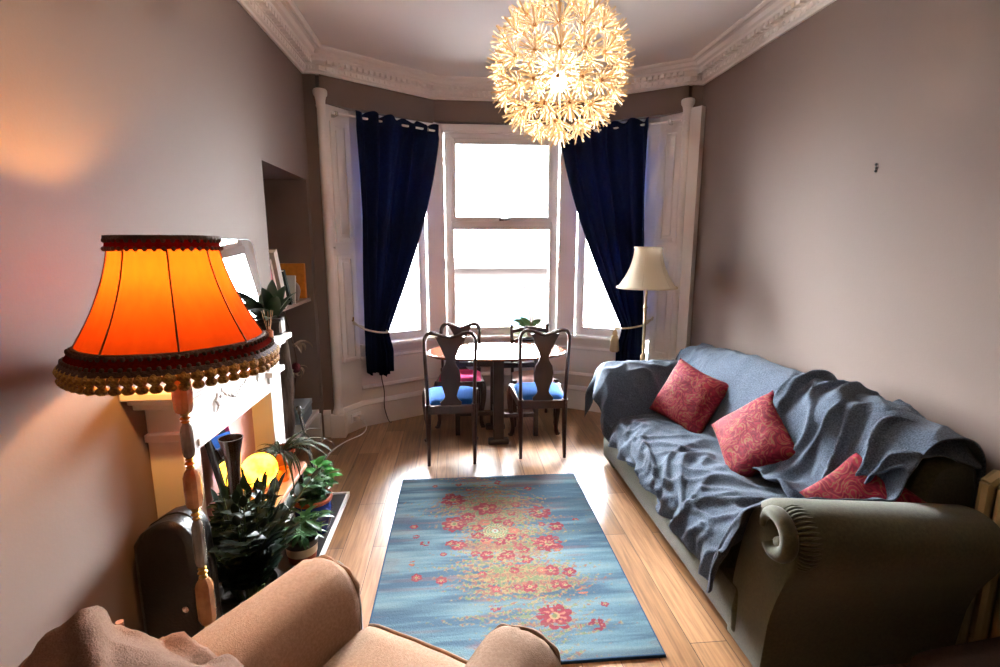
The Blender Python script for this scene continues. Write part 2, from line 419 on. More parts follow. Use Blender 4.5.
# windows
def window(name, p, q, a0, a1, panes):
    d, L, an = dirs(p, q)
    t = thing(name, None, None, (p[0], p[1], 0), an, kind='structure')
    y0, y1 = .05, .12
    f = MB(); fw = .055
    f.box((a0, y0, ZS), (a0+fw, y1, ZH)).box((a1-fw, y0, ZS), (a1, y1, ZH)).box((a0+fw, y0, ZS), (a1-fw, y1, ZS+fw)).box((a0+fw, y0, ZH-fw), (a1-fw, y1, ZH))
    f.box((a0+fw, y0, 1.765), (a1-fw, y1, 1.815))
    f.build('window_frame', M_upvc, t, bevel=.006)
    x0, x1 = a0+fw, a1-fw
    s = MB(); sw = .045
    z0, z1 = 1.815, ZH-fw
    s.box((x0, y0-.012, z0), (x0+sw, y1-.02, z1)).box((x1-sw, y0-.012, z0), (x1, y1-.02, z1)).box((x0+sw, y0-.012, z0), (x1-sw, y1-.02, z0+sw)).box((x0+sw, y0-.012, z1-sw), (x1-sw, y1-.02, z1))
    so = s.build('sash', M_upvc, t, bevel=.006)
    MB().box((x0+sw, .085, z0+sw), (x1-sw, .091, z1-sw)).build('pane', M_glass, so)
    xm = (x0+x1)/2
    hd = MB().box((xm-.03, y0-.03, z0+.008), (xm+.01, y0-.012, z0+.03)).tube([(xm-.015,y0-.032,z0+.02),(xm+.03,y0-.045,z0+.018),(xm+.07,y0-.04,z0+.028)], .008, 8)
    hd.build('handle', MATS.get('grey_handle') or mat('grey_handle', '#5c5a58', .4, metal=.6), so)
    b = MB(); bw = .022
    b.box((x0, y0-.004, ZS+fw), (x0+bw, y1-.02, 1.765)).box((x1-bw, y0-.004, ZS+fw), (x1, y1-.02, 1.765)).box((x0, y0-.004, ZS+fw), (x1, y1-.02, ZS+fw+bw)).box((x0, y0-.004, 1.765-bw), (x1, y1-.02, 1.765))
    b.build('glazing_bead', M_upvc, t, bevel=.004)
    MB().box((x0+bw, .085, ZS+fw+bw), (x1-bw, .091, 1.765-bw)).build('pane', M_glass, t)
    return t
LS = dirs(A0, B0)[1]
window('window_1', A0, B0, .06, LS-.085, 2)
LC = C1[0]-B0[0]
window('window_2', B0, C1, .085, LC-.085, 2)
window('window_3', C1, A1, .085, LS-.06, 2)
# mullion posts and jambs, head lining
def post(name, x, y, an, w_, d0=0, d1=.22, z0=ZS, z1=zb+.01):
    M = Matrix.Translation((x, y, 0)) @ Matrix.Rotation(an, 4, 'Z')
    return struct(name, MB().box((-w_/2, d0, z0), (w_/2, d1, z1), M), M_white, bevel=.006)
post('trim_8', B0[0], B0[1]-.005, R(14), .165); post('trim_9', C1[0], C1[1]-.005, R(-14), .165)
anl = dirs(A0, B0)[2]
post('trim_10', A0[0], A0[1], anl, .14); post('trim_11', A1[0], A1[1], -anl, .14)
hl = MB()
for a, b in ((A0, B0), (B0, C1), (C1, A1)):
    d, L, an = dirs(a, b)
    M = Matrix.Translation((a[0], a[1], 0)) @ Matrix.Rotation(an, 4, 'Z')
    hl.box((-.02, .0, ZH-.01), (L+.02, .24, zb+.02), M)
    if a == B0: hl.box((.06, -.02, ZH+.0), (L-.06, .0, ZH+.045), M)
struct('trim_12', hl, M_white, bevel=.005)
# ------------------------------------------------ curtain rails, curtains, tie-backs
def rail(name, p, q, off, label):
    d, L, an = dirs(p, q)
    t = thing(name, label, 'curtain rail', (p[0], p[1], 2.585), an)
    MB().tube([(.05, -off, 0), (L-.03, -off, 0)], .009, 10).build('pole', M_white, t)
    for x in (.09, L-.12):
        MB().box((x-.012, -off-.012, -.016), (x+.012, 0, .016)).build('bracket', M_steel, t, bevel=.003)
    return t
LR = dirs(P0, B0)[1]
rail('curtain_rail', P0, B0, .07, 'thin white curtain rail carrying the left navy curtain')
rail('curtain_rail', C1, P1, .07, 'thin white curtain rail carrying the right navy curtain')
def curtain(p, q, s0, s1, tie0, tie1, zt, ztie, zbot, label, drop):
    """p: outer end (by the shutter), q: mullion end; s0..s1 span on the rail; gathered to tie0..tie1 at ztie."""
    d = Vector((q[0]-p[0], q[1]-p[1])); d.normalize()
    nn = Vector((d.y, -d.x))
    if nn.y > 0: nn = -nn
    nf = 5
    rnd = random.Random(5 if drop else 9)
    ph = [rnd.uniform(-.5, .5) for _ in range(nf+2)]
    def fn(u, v):
        z = zt + (zbot-zt)*v
        vt = (zt-ztie)/(zt-zbot)
        if v < vt:
            k = (v/vt); g = k**1.35
            a0 = s0 + (tie0-s0)*sstep(0,1,k)
            a1 = s1 + (tie1-s1)*g
        else:
            k = (v-vt)/(1-vt); fl = sstep(0, .55, k)
            a0 = tie0 - .015*fl; a1 = tie1 + .045*fl
        s = a0 + (a1-a0)*u
        width = a1-a0
        fo = .75*math.sin(u*nf*2*PI + 1.3*math.sin(u*7+ph[0]*4) + .5*math.sin(v*3)) + .35*math.sin(u*13*PI+ph[1]*6+v*2)
        amp = .052 + .004*(1-min(1, width/.7))
        if v < .05: amp *= .55
        off = .085 + fo*amp + .012*math.sin(u*5+v*7)
        if v > vt: off += .02*math.sin(u*9+2)*(v-vt)/(1-vt)
        q_ = Vector(p[:2]) + d*(s + .012*math.cos(u*nf*2*PI)) + nn*off
        hd = 0
        if v < .06: hd = (1-v/.06)*(.016*math.cos(u*nf*2*PI+.8) + .010*noise.noise((u*14, 3, 1)))
        if v > .97: hd = .02*math.sin(u*7)*1 + (-.03*(u-.5))
        return (q_.x, q_.y, z + hd)
    o = MB().grid(150, 60, fn).build('curtain', M_navy, None, smooth=180, solid=.004)
    return tag(o, label, 'curtain')
curtain(P0, B0, .235, 1.0, .25, .44, 2.625, .87, .50, 'navy curtain left of the window, gathered by a plain cream rope', 0)
curtain(P1, C1, .27, 1.07, .26, .42, 2.625, .87, .46, 'navy curtain right of the window, behind the cream standard lamp', 1)
M_rope = mat('cream_rope', '#d9cdb2', .8, bump=.6, bscale=90, stretch=(1,1,3))
def tieback(p, q, s0, s1, label, tassel):
    d = Vector((q[0]-p[0], q[1]-p[1])); d.normalize(); nn = Vector((d.y, -d.x))
    if nn.y > 0: nn = -nn
    b = Vector(p[:2])
    def at(s, off, z): 
        v = b + d*s + nn*off; return (v.x, v.y, z)
    t = thing('curtain_tieback', label, 'curtain tieback', at((s0+s1)/2, .08, .9))
    L0 = Vector(t.location)
    pts = [at(s0-.05, .0, .97), at(s0-.02, .12, .92), at((s0+s1)/2, .165, .885), at(s1+.03, .13, .865), at(s1+.05, .07, .87), at((s0+s1)/2, .0, .9), at(s0-.05, .0, .95)]
    MB().tube([Vector(x)-L0 for x in crom(pts, 6)], .008, 8).build('rope', M_rope, t)
    if tassel:
        P = Vector(at(s1+.045, .13, .86)) - L0
        T = Matrix.Translation(P)
        MB().lathe([(.004,0),(.012,-.01),(.02,-.03),(.024,-.05),(.02,-.055),(.03,-.07),(.036,-.12),(.042,-.2),(.03,-.21),(0,-.2)], 20, T, mod=lambda a, z: 1+.05*math.sin(a*10)).build('tassel', mat('tassel_yarn', '#cdb98f', .9, bump=.6, bscale=150, stretch=(1,1,.1)), t)
    else:
        MB().tube([Vector(at(s0-.05, -.01, .975))-L0, Vector(at(s0-.06, .03, .98))-L0, Vector(at(s0-.06,.035,1.01))-L0], .006, 8).build('hook', M_brass, t)
    return t
tieback(P0, B0, .22, .385, 'cream rope tieback round the left navy curtain, without a tassel', False)
tieback(P1, C1, .24, .44, 'cream rope tieback with a thick tassel on the right navy curtain', True)
# picture hooks left in the walls, socket and cables
hk = MB()
for dz, dy in ((0,0),(.016,.004),(-.014,.003)):
    hk.lathe([(.006,0),(.007,.004),(.004,.008),(0,.009)], 10, Matrix.Translation((XR, 2.317+dy, 1.962+dz)) @ Matrix.Rotation(R(-90),4,'Y'))
tag(hk.build('wall_hook', M_black), 'small dark picture hook in the bare right wall above the sofa', 'hook')
d, L, an = dirs(P0, A0)
sk = thing('wall_socket', 'white double socket with plugs low on the shutter casing by the left column', 'socket', (P0[0]+d.x*.17, P0[1]+d.y*.17, .12), an)
MB().box((-.055,-.032,-.04),(.055,-.02,.04)).build('plate', M_upvc, sk, bevel=.004)
for x in (-.027, .027): MB().box((x-.02,-.075,-.022),(x+.02,-.032,.022)).build('plug', M_upvc, sk, bevel=.006)
q = Vector((P0[0]+d.x*.19, P0[1]+d.y*.19)); nn = Vector((d.y, -d.x))
e = q + nn*.09
pts = [(e.x, e.y, .115), (e.x+.03, e.y-.03, .05), (e.x+.0, e.y-.09, .006), (-.93, 3.98, .006), (-1.0, 3.75, .006), (-.98, 3.5, .006), (-.9, 3.38, .006), (-.86, 3.22, .006), (-.89, 3.06, .006)]
tag(MB().tube(crom(pts, 8), .005, 8).build('power_cable', M_upvc), 'white cable trailing over the floor from the socket towards the plants', 'cable')
pts = [(-.67,4.40,.5),(-.67,4.41,.42),(-.655,4.42,.3),(-.66,4.43,.15),(-.63,4.44,.02),(-.60,4.43,.006)]
tag(MB().tube(crom(pts, 6), .004, 8).build('lamp_cable', M_black), 'thin dark cable hanging down under the left navy curtain', 'cable')

# ================================================================== FIREPLACE
MX0, MX1 = XL, -1.0
fp = thing('fireplace_surround', 'white painted fireplace surround with a pink boarded-in opening', 'fireplace', (XL, 2.3, 0))
def FB(a, b): return (a[0]-XL, a[1]-2.3, a[2]), (b[0]-XL, b[1]-2.3, b[2])
def fpart(name, boxes, m=M_white, bevel=.004, label=None):
    b = MB()
    for p, q in boxes: b.box(*FB(p, q))
    o = b.build(name, m, fp, bevel=bevel)
    if label: o['label'] = label
    return o
fpart('shelf', [((XL,1.70,1.085),(-.93,2.89,1.115)), ((XL,1.735,1.06),(-.955,2.855,1.085)), ((XL,1.76,1.035),(-.975,2.835,1.06))], bevel=.006)
fpart('frieze', [((XL,1.825,.86),(-1.015,2.86,1.035)), ((XL,1.92,.835),(-.992,2.70,.865)), ((XL,1.91,.82),(-1.0,2.71,.838))])
for y0, y1 in ((1.82, 1.935), (2.70, 2.86)):
    j = fpart('jamb', [((XL,y0,0),(-1.0,y1,.90)), ((XL,y0-.012,0),(-.985,y1+.012,.14)), ((XL,y0-.018,.90),(-.978,y1+.018,.93)), ((XL,y0+.004,.93),(-1.0,y1-.004,1.035))])
fpart('back_panel', [((XL+.001,1.935,0),(XL+.012,2.70,.82))], mat('pale_pink_paint', '#d3a3a0', .7, spec=.3), 0, 'pale pink board closing the opening')
ap = MB()                                             # moulded swag in the middle of the frieze
rnd = random.Random(3)
for k in range(46):
    u = k/45*2-1; y = 2.34 + u*.2; z = .955 - .028*math.cos(u*PI*.9) + rnd.uniform(-.012,.012)
    ap.ball((-1.012-XL, y-2.3, z), rnd.uniform(.007,.014), 7, 5, (.7,1,1))
for sx in (-1, 1):
    ap.tube([(-1.01-XL, .04+sx*.2, .98), (-1.006-XL, .04+sx*.225, .955), (-1.006-XL, .04+sx*.21, .93), (-1.01-XL, .04+sx*.23,.905)], [.004,.008,.006,.002], 7)
ap.build('carved_swag', M_white, fp)
he = thing('hearth_slab', 'dark hearth slab with a white edging strip in front of the fireplace', 'hearth', (-.9, 2.45, 0))
MB().box((XL-(-.9)+.125,-.62,.0),(.178,.62,.018)).build('slab', mat('dark_slate', '#2c2826', .4), he)
MB().box((.18,-.635,0),(.196,.635,.028)).box((-.09,.62,0),(.18,.635,.028)).build('edging', M_white, he)
# ================================================================== DINING TABLE AND CHAIRS
tb = thing('dining_table', 'oval gateleg dining table with a glossy top between the four chairs', 'table', (.33, 4.03, 0))
m = MB(); pr = []
for k in range(64):
    a = 2*PI*k/64; pr.append((.57*math.copysign(abs(math.cos(a))**.9, math.cos(a)), .33*math.copysign(abs(math.sin(a))**.9, math.sin(a))))
m.prism(pr, .722, .742); m.build('tabletop', M_table, tb, bevel=.006)
for sy in (-1, 1):
    m = MB(); y = sy*.17 
    m.box((-.042, y-.025, .04), (.042, y+.025, .722)).build('column', M_darkw, tb, bevel=.004)
    f = MB(); f.box((-.085, y-.035, 0), (.085, y+.035, .045)); f.build('foot', M_darkw, tb, bevel=.01)
MB().box((-.03,-.17,.20),(.03,.17,.235)).build('stretcher', M_darkw, tb, bevel=.004); MB().box((-.02,-.17,.64),(.02,.17,.70)).build('stretcher', M_darkw, tb, bevel=.004)
for sx, sy, y in ((-1, -.02, .07), (1, .0, -.02)):
    x = sx*.33
    for z0, z1 in ((.60,.64),(.17,.205)): MB().box((min(0,x), y-.018+sy, z0), (max(0,x), y+.018+sy, z1)).build('gate_rail', M_darkw, tb, bevel=.003)
    MB().box((x-.02, y-.022+sy, 0), (x+.02, y+.022+sy, .722)).build('leg', M_darkw, tb, bevel=.004)

def mirror_x(pts): return [(-x, y) for x, y in reversed(pts)]
def splat_poly(z0, z1):
    """vase-shaped splat of a queen anne chair back; (x, z)."""
    prof = [(0,.075),(.04,.078),(.07,.062),(.10,.048),(.14,.042),(.2,.05),(.3,.068),(.42,.072),(.52,.062),(.60,.038),(.66,.032),(.72,.042),(.82,.062),(.92,.085),(1,.105)]
    h = z1-z0
    r = [(w, z0+h*t) for t, w in prof]
    return r + [(-w, z) for w, z in reversed(r)]
def queen_chair(seat_mat, label, loc, rz, H_=1.0, W=.36, D=.44, group=None, zs=.455):
    """origin on the floor under the seat; faces +y; back at -y."""
    t = thing('dining_chair', label, 'chair', loc, rz, group)
    yb = -D/2; yf = D/2; fw = .215
    # back frame: two uprights running into a yoke rail
    for s in (-1, 1):
        pts = crom([(s*.168, yb-.03, 0), (s*.168, yb+.0, .2), (s*.168, yb+.005, .42), (s*.172, yb-.01, .6), (s*.178, yb-.03, .8), (s*.180, yb-.05, H_-.09)], 5)
        n = len(pts); leg = [p for p in pts if p.z <= .46]; up = [p for p in pts if p.z >= .44]
        MB().tube(leg, [.013+.009*min(1, p.z/.4) for p in leg], 8).build('leg', M_mahog, t)
        top = crom([up[-1], (s*.176, yb-.058, H_-.045), (s*.155, yb-.062, H_-.012), (s*.12, yb-.064, H_-.004), (s*.07, yb-.063, H_-.02), (s*.0, yb-.062, H_-.045)], 6)
        al = [Vector(p) for p in up[:-1]] + [Vector(p) for p in top]
        MB().tube(al, [.0165 if p.z < H_-.06 else .0175 for p in al], 8, sq=.8).build('back_upright', M_mahog, t)
    # splat follows the slope of the back
    h0, h1 = zs-.005, H_-.03
    sp = MB(); poly = splat_poly(h0, h1); k = len(poly)//2
    L_, R_ = poly[:k], list(reversed(poly[k:]))
    def yoff(z): 
        u = (z-h0)/(h1-h0); return yb + .004 - .066*u + .012*math.sin(u*PI)
    vs = []; fs = []
    for (xa, z), (xb, _) in zip(L_, R_):
        y = yoff(z)
        for q in range(5):
            x = xb + (xa-xb)*q/4
            vs.append((x, y-.008, z))
        for q in range(5):
            x = xb + (xa-xb)*q/4
            vs.append((x, y+.008, z))
    nrow = len(L_)
    for i in range(nrow-1):
        for q in range(4):
            fs.append((i*10+q, i*10+q+1, (i+1)*10+q+1, (i+1)*10+q)); fs.append((i*10+5+q+1, i*10+5+q, (i+1)*10+5+q, (i+1)*10+5+q+1))
        fs.append((i*10, (i+1)*10, (i+1)*10+5, i*10+5)); fs.append((i*10+4, i*10+9, (i+1)*10+9, (i+1)*10+4))
    fs.append((0,1,2,3,4,9,8,7,6,5)); b_ = (nrow-1)*10; fs.append((b_+5,b_+6,b_+7,b_+8,b_+9,b_+4,b_+3,b_+2,b_+1,b_))
    sp.add(vs, fs).build('splat', M_mahog, t)
    # seat rails
    fr = MB(); oy = .02
    out = [(-fw, yf), (fw, yf), (.182, yb-.012), (-.182, yb-.012)]; inn = [(-fw+.03, yf-.03), (fw-.03, yf-.03), (.155, yb+.02), (-.155, yb+.02)]
    for i in range(4):
        j = (i+1) % 4
        fr.prism([out[i], out[j], inn[j], inn[i]], zs-.07, zs-.005)
    fr.build('seat_rail', M_mahog, t, bevel=.005)
    # padded drop-in seat
    def seat(u, v):
        a = -1+2*u; b = -1+2*v
        hw = .155+.032 + (fw-.02-.187)*(b+1)/2
        e = (1-abs(a)**5)*(1-abs(b)**5)
        return (a*hw, (yb+.015) + (yf-yb-.03)*v, zs-.012+.045*max(0,e)**.6)
    MB().grid(17, 17, seat).add([(-.185,yb+.015,zs-.03),(.185,yb+.015,zs-.03),(.2,yf-.015,zs-.03),(-.2,yf-.015,zs-.03)], [(0,1,2,3)]).build('seat', seat_mat, t, smooth=70)
    # cabriole front legs
    for s in (-1, 1):
        pts = crom([(s*(fw-.025), yf-.03, zs-.01), (s*(fw-.008), yf-.012, zs-.09), (s*(fw-.012), yf-.016, .24), (s*(fw-.03), yf-.035, .1), (s*(fw-.026), yf-.03, .04), (s*(fw-.012), yf-.012, .0)], 5)
        MB().tube(pts, [(.03 if p.z > .37 else .0165+.011*max(0,(p.z-.1)/.27)) if p.z > .05 else .019 for p in pts], 10).ball((s*(fw-.012), yf-.012, .012), .024, 12, 6, (1,1.15,.5)).build('leg', M_mahog, t)
    return t
queen_chair(M_blue, 'queen anne chair with a blue seat, left of the two backs nearest the rug', (-.05, 3.745, 0), R(1), D=.46)
queen_chair(M_blue, 'queen anne chair with a blue seat, right of the two backs nearest the rug', (.645, 3.805, 0), R(-1), D=.46)
pk = queen_chair(M_pink, 'dark wood chair with a bright magenta seat at the window side of the table', (.03, 4.42, 0), R(178), H_=.87, D=.38, zs=.43)
# ladder back chair
lc = thing('dining_chair', 'ladder back chair with a faded pink seat at the window side of the table', 'chair', (.69, 4.40, 0), R(180))
yb, yf = -.19, .19
for s in (-1, 1):
    MB().tube(crom([(s*.165, yb-.0, 0), (s*.165, yb, .42), (s*.168, yb-.02, .65), (s*.17, yb-.045, .845)], 4), .015, 8).ball((s*.17, yb-.045, .85), .018, 10, 6).build('leg', M_mahog, lc)
    MB().lathe([(.014,0),(.019,.03),(.016,.06),(.021,.1),(.021,.18),(.015,.21),(.022,.24),(.022,.43),(0,.432)], 12, Matrix.Translation((s*.185, yf-.02, 0))).build('leg', M_mahog, lc)
for z, hgt in ((.80,.035),(.70,.04),(.60,.04)):
    b = MB(); 
    def fn(u, v, z=z, hgt=hgt):
        x = -.165+.33*u; y = yb-.012-.06*(z-.55)*.8 - .018*math.cos((u-.5)*PI)
        return (x, y, z - hgt/2 + hgt*v + .022*math.cos((u-.5)*PI*1.0)*(1 if v > .5 else .8))
    b.grid(13, 2, fn).build('back_slat', M_mahog, lc, solid=.012)
fr = MB()
for (a, c_) in (((-.185, yf-.02), (.185, yf-.02)), ((-.165, yb), (.165, yb)), ((-.185, yf-.02), (-.165, yb)), ((.185, yf-.02), (.165, yb))):
    fr.tube([(a[0], a[1], .40), (c_[0], c_[1], .40)], .014, 8); 
fr.build('seat_rail', M_mahog, lc)
st = MB().tube([(-.185,yf-.02,.2),(.185,yf-.02,.2)], .010, 8).tube([(-.18,yf-.02,.14),(-.165,yb,.14)], .009, 8).tube([(.18,yf-.02,.14),(.165,yb,.14)], .009, 8)
st.build('stretcher', M_mahog, lc)
def lseat(u, v):
    a = -1+2*u; b = -1+2*v; e = (1-abs(a)**5)*(1-abs(b)**5)
    return (a*(.175+.018*v), yb+.01+(yf-yb-.01)*v, .408+.035*max(0,e)**.6)
MB().grid(17,17,lseat).add([(-.175,yb+.01,.39),(.175,yb+.01,.39),(.193,yf,.39),(-.193,yf,.39)],[(0,1,2,3)]).build('seat', M_peach, lc, smooth=70)

# ================================================================== RUG
def make_rug():
    W, L = 1.2, 1.60; nx, ny = 330, 440
    rs = np.random.RandomState(4)
    X, Y = np.meshgrid(np.linspace(-W/2, W/2, nx), np.linspace(-L/2, L/2, ny))
    def vnoise(fx, fy, seed):
        r = np.random.RandomState(seed); gx, gy = int(W*fx)+3, int(L*fy)+3
        g = r.rand(gy, gx); px = (X+W/2)*fx; py = (Y+L/2)*fy
        ix = px.astype(int); iy = py.astype(int); tx = px-ix; ty = py-iy
        tx = tx*tx*(3-2*tx); ty = ty*ty*(3-2*ty)
        return (g[iy,ix]*(1-tx)+g[iy,ix+1]*tx)*(1-ty) + (g[iy+1,ix]*(1-tx)+g[iy+1,ix+1]*tx)*ty
    def lin(h): return np.array(rgb(h)[:3])
    st = .5*vnoise(2.2, 16, 1)+.3*vnoise(5, 40, 2)+.2*vnoise(9, 110, 3)
    base = lin('#52727f')[None,None]*np.ones((ny,nx,1))
    k = np.clip((st-.42)/.22, 0, 1)[...,None]
    col = base*(1-k) + lin('#39566a')*k
    k = np.clip((.4-st)/.14, 0, 1)[...,None]*.7
    col = col*(1-k) + lin('#6a8287')*k
    k = np.clip((vnoise(1.5, 9, 8)-.62)/.2, 0, 1)[...,None]*.55
    col = col*(1-k) + lin('#2b3f4f')*k
    # flecks of mustard and sage clustering towards a diagonal band of flowers
    cx = .0 + .16*np.sin(Y*2.2+.3) ; 
    band = np.exp(-((X-(.03-.12*(Y-.1)))/.34)**2) * np.clip(.45+.9*np.exp(-((Y-.05)/.55)**2), 0, 1)
    fl = vnoise(105, 120, 11)*.6 + vnoise(3, 26, 12)*.5
    ring = np.zeros_like(X)
    cxm, cym = -.01, .12
    rr = np.sqrt((X-cxm)**2+((Y-cym)*1.0)**2)
    ring = .5+.5*np.sin(rr*150+np.sin(np.arctan2(Y-cym, X-cxm)*24)*1.4)
    fk = np.clip((fl*.7+ring*.20+band*.66-.84)/.16, 0, 1)
    alt = vnoise(90, 90, 13)
    fcol = np.where((alt > .62)[...,None], lin('#667040'), np.where((alt > .36)[...,None], lin('#8f743f'), lin('#844a33')))
    col = col*(1-.8*fk[...,None]) + fcol*.8*fk[...,None]
    def flower(fx, fy, r, npet=8, c1='#7d2634', c2='#9c5a48', hole=.28, a0=0, fade=1.0):
        nonlocal col
        dx, dy = X-fx, (Y-fy); d = np.sqrt(dx*dx+dy*dy); a = np.arctan2(dy, dx)
        r = r*.95; pet = r*(.66+.34*np.sqrt(np.abs(np.cos(npet*(a+a0)/2)))) + r*.25*(vnoise(40,40,77)-.5)
        w_ = vnoise(34, 90, int(abs(fx*1000)+abs(fy*2000))+20)
        inside = (d < pet) & (w_ > .20*(2.2-fade))
        col[inside] = lin(c1)*(.85+.3*w_[inside][:,None])
        mid = inside & (d < pet*.62) & (np.cos(npet*(a+a0)) > .1) & (w_ > .5); col[mid] = lin(c2)
        cen = d < r*hole; col[cen & (w_ > .3)] = lin('#93784f')
        cc = d < r*hole*.55; col[cc] = lin('#5f6b45')
    # central wreath
    for k in range(9):
        a = k*2*PI/9; flower(cxm+.108*math.cos(a), cym+.108*math.sin(a), .036, 5, '#7a2032' if k % 3 else '#94503c', a0=k)
    dd = (rr < .07) & (np.sin(rr*420) + np.sin(np.arctan2(Y-cym, X-cxm)*26) > .55); col[dd] = lin('#8c9468'); col[(rr < .018)] = lin('#7f9188'); col[(rr < .008)] = lin('#8a4a40')
    for f in ((-.25,.49,.082,10),(-.05,.365,.075,5),(.14,.40,.035,6),(-.16,.28,.045,5),(.27,.30,.075,9),(-.24,.21,.082,8),(.10,.30,.028,5),(.34,.14,.05,6),(-.22,-.0,.05,6),(-.26,.02,.032,5),(.27,-.02,.085,10),
              (.04,-.10,.04,5),(-.07,-.10,.04,5),(.13,-.07,.035,5),(.13,-.15,.04,6),(.0,-.13,.022,5),(-.13,-.08,.028,6),(.06,-.235,.028,5),(.24,-.25,.045,5),(.33,-.27,.04,6),(-.1,-.25,.025,6),(.12,-.36,.04,5),(.25,-.35,.035,5),(.29,-.36,.03,6),
              (.20,-.555,.085,9),(.37,-.62,.04,6),(.44,-.5,.02,5),(-.05,.66,.02,5),(-.4,.03,.03,6),(-.47,.2,.025,6),(-.45,.1,.02,5),(.47,.2,.02,5),(-.3,-.28,.03,6),(-.42,-.25,.03,6),(-.37,.68,.02,5),(.24,.60,.03,5),(.05,.70,.03,6),(-.15,.62,.025,5)):
        flower(*f[:4], a0=f[0]*9, fade=.6 if abs(f[0]) > .38 or f[1] > .58 else 1)
    for k in range(46):
        fx = rs.normal(.03,.2); fy = rs.normal(.08,.36)
        if abs(fx) < .5 and abs(fy) < .7: flower(fx, fy, rs.uniform(.012,.03), 5+k%3, ('#80343b','#8f4c35','#772a3e')[k%3], a0=k, fade=.5)
    # hazy rust streaks
    k = (np.clip((vnoise(4, 30, 31)-.66)/.1, 0, 1)*np.clip(1-abs(X)*1.2, 0, 1)*.5)[...,None]
    col = col*(1-k) + lin('#7d4a3e')*k
    gry = col.mean(-1, keepdims=True); col = (col*.80 + gry*.20)*.92
    wv = (.90+.20*rs.rand(ny, nx))[...,None]
    col = np.clip(col*wv, 0, 1)
    e = (np.abs(X) > W/2-.008) | (np.abs(Y) > L/2-.010); col[e] = lin('#27405a')
    Z = np.full_like(X, .011) + .0007*rs.rand(ny, nx)
    edge = (np.abs(X) > W/2-.001) | (np.abs(Y) > L/2-.001); Z[edge] = .0
    vs = np.stack([X, Y, Z], -1).reshape(-1, 3)
    idx = np.arange(nx*ny).reshape(ny, nx)
    fs = np.stack([idx[:-1,:-1], idx[:-1,1:], idx[1:,1:], idx[1:,:-1]], -1).reshape(-1, 4)
    me = bpy.data.meshes.new('rug'); me.from_pydata(vs.tolist(), [], fs.tolist())
    at = me.color_attributes.new('weave', 'FLOAT_COLOR', 'POINT')
    at.data.foreach_set('color', np.concatenate([col.reshape(-1,3), np.ones((nx*ny,1))], 1).ravel().astype(np.float32))
    me.materials.append(attr_mat('rug_weave', 'weave'))
    o = bpy.data.objects.new('rug', me); COL.objects.link(o); o.location = (.21, 2.455, .001); o.rotation_euler = (0,0,R(-.3))
    return tag(o, 'blue patterned rug with red flowers on the floorboards before the sofa', 'rug')
make_rug()

# ================================================================== SOFA
so = thing('sofa', 'olive green sofa with rolled arms along the right wall, mostly under blue throws', 'sofa', (1.55, 2.5, 0))
SO = Vector((1.55, 2.5, 0))
def rel(v): return Vector(v) - SO
TS = Matrix.Translation(-SO)
b = MB()
fp_ = [(1.10,.05),(1.075,.09),(1.07,.18),(1.085,.28),(1.12,.31),(1.95,.31),(1.95,.05)]
b.prism([(x,z) for x,z in fp_], 1.66, 3.42, 'y', TS); b.build('base', M_olive, so, bevel=.015)
sc = MB()
def seatc(u, v):
    a = -1+2*u; c_ = -1+2*v; e = max(0,(1-abs(a)**8)*(1-abs(c_)**8))
    return (1.075+.62*u, 1.74+1.54*v, .31+.125*e**.35)
sc.grid(30, 40, seatc, M=TS); sc.build('seat_cushion', M_olive, so, smooth=80)
# back: rolled top, extruded along y with a rounded end
bp = [(1.96,.05),(1.99,.4),(1.985,.68),(1.96,.78),(1.90,.82),(1.83,.82),(1.77,.79),(1.735,.72),(1.71,.6),(1.66,.40),(1.64,.3),(1.64,.05)]
b = MB().prism(bp, 1.60, 3.56, 'y', TS); b.build('back', M_olive, so, bevel=.035)
for y0, y1 in ((1.74, 2.48), (2.52, 3.26)):
    def bc(u, v, y0=y0, y1=y1):
        a = -1+2*u; c_ = -1+2*v; e = max(0,(1-abs(a)**4)*(1-abs(c_)**4))**.5
        return (1.745+.04*c_*0 - .11*e + .11*(v-.5), y0+(y1-y0)*u, .44+.42*v)
    MB().grid(22, 22, bc, M=TS).build('back_cushion', M_olive, so, smooth=80, solid=.02)
def arm_profile(s, yi):
    """(y, z) outline of the scrolled arm front, leaning outwards; s=-1: outer side towards -y."""
    o = [(0,.05),(.0,.2),(.03,.40),(.07,.56),(.11,.655),(.17,.71),(.245,.727),(.31,.708),(.35,.655),(.357,.59),(.335,.51),(.30,.42),(.262,.28),(.24,.05)]
    return [(yi+s*a, z) for a, z in o]
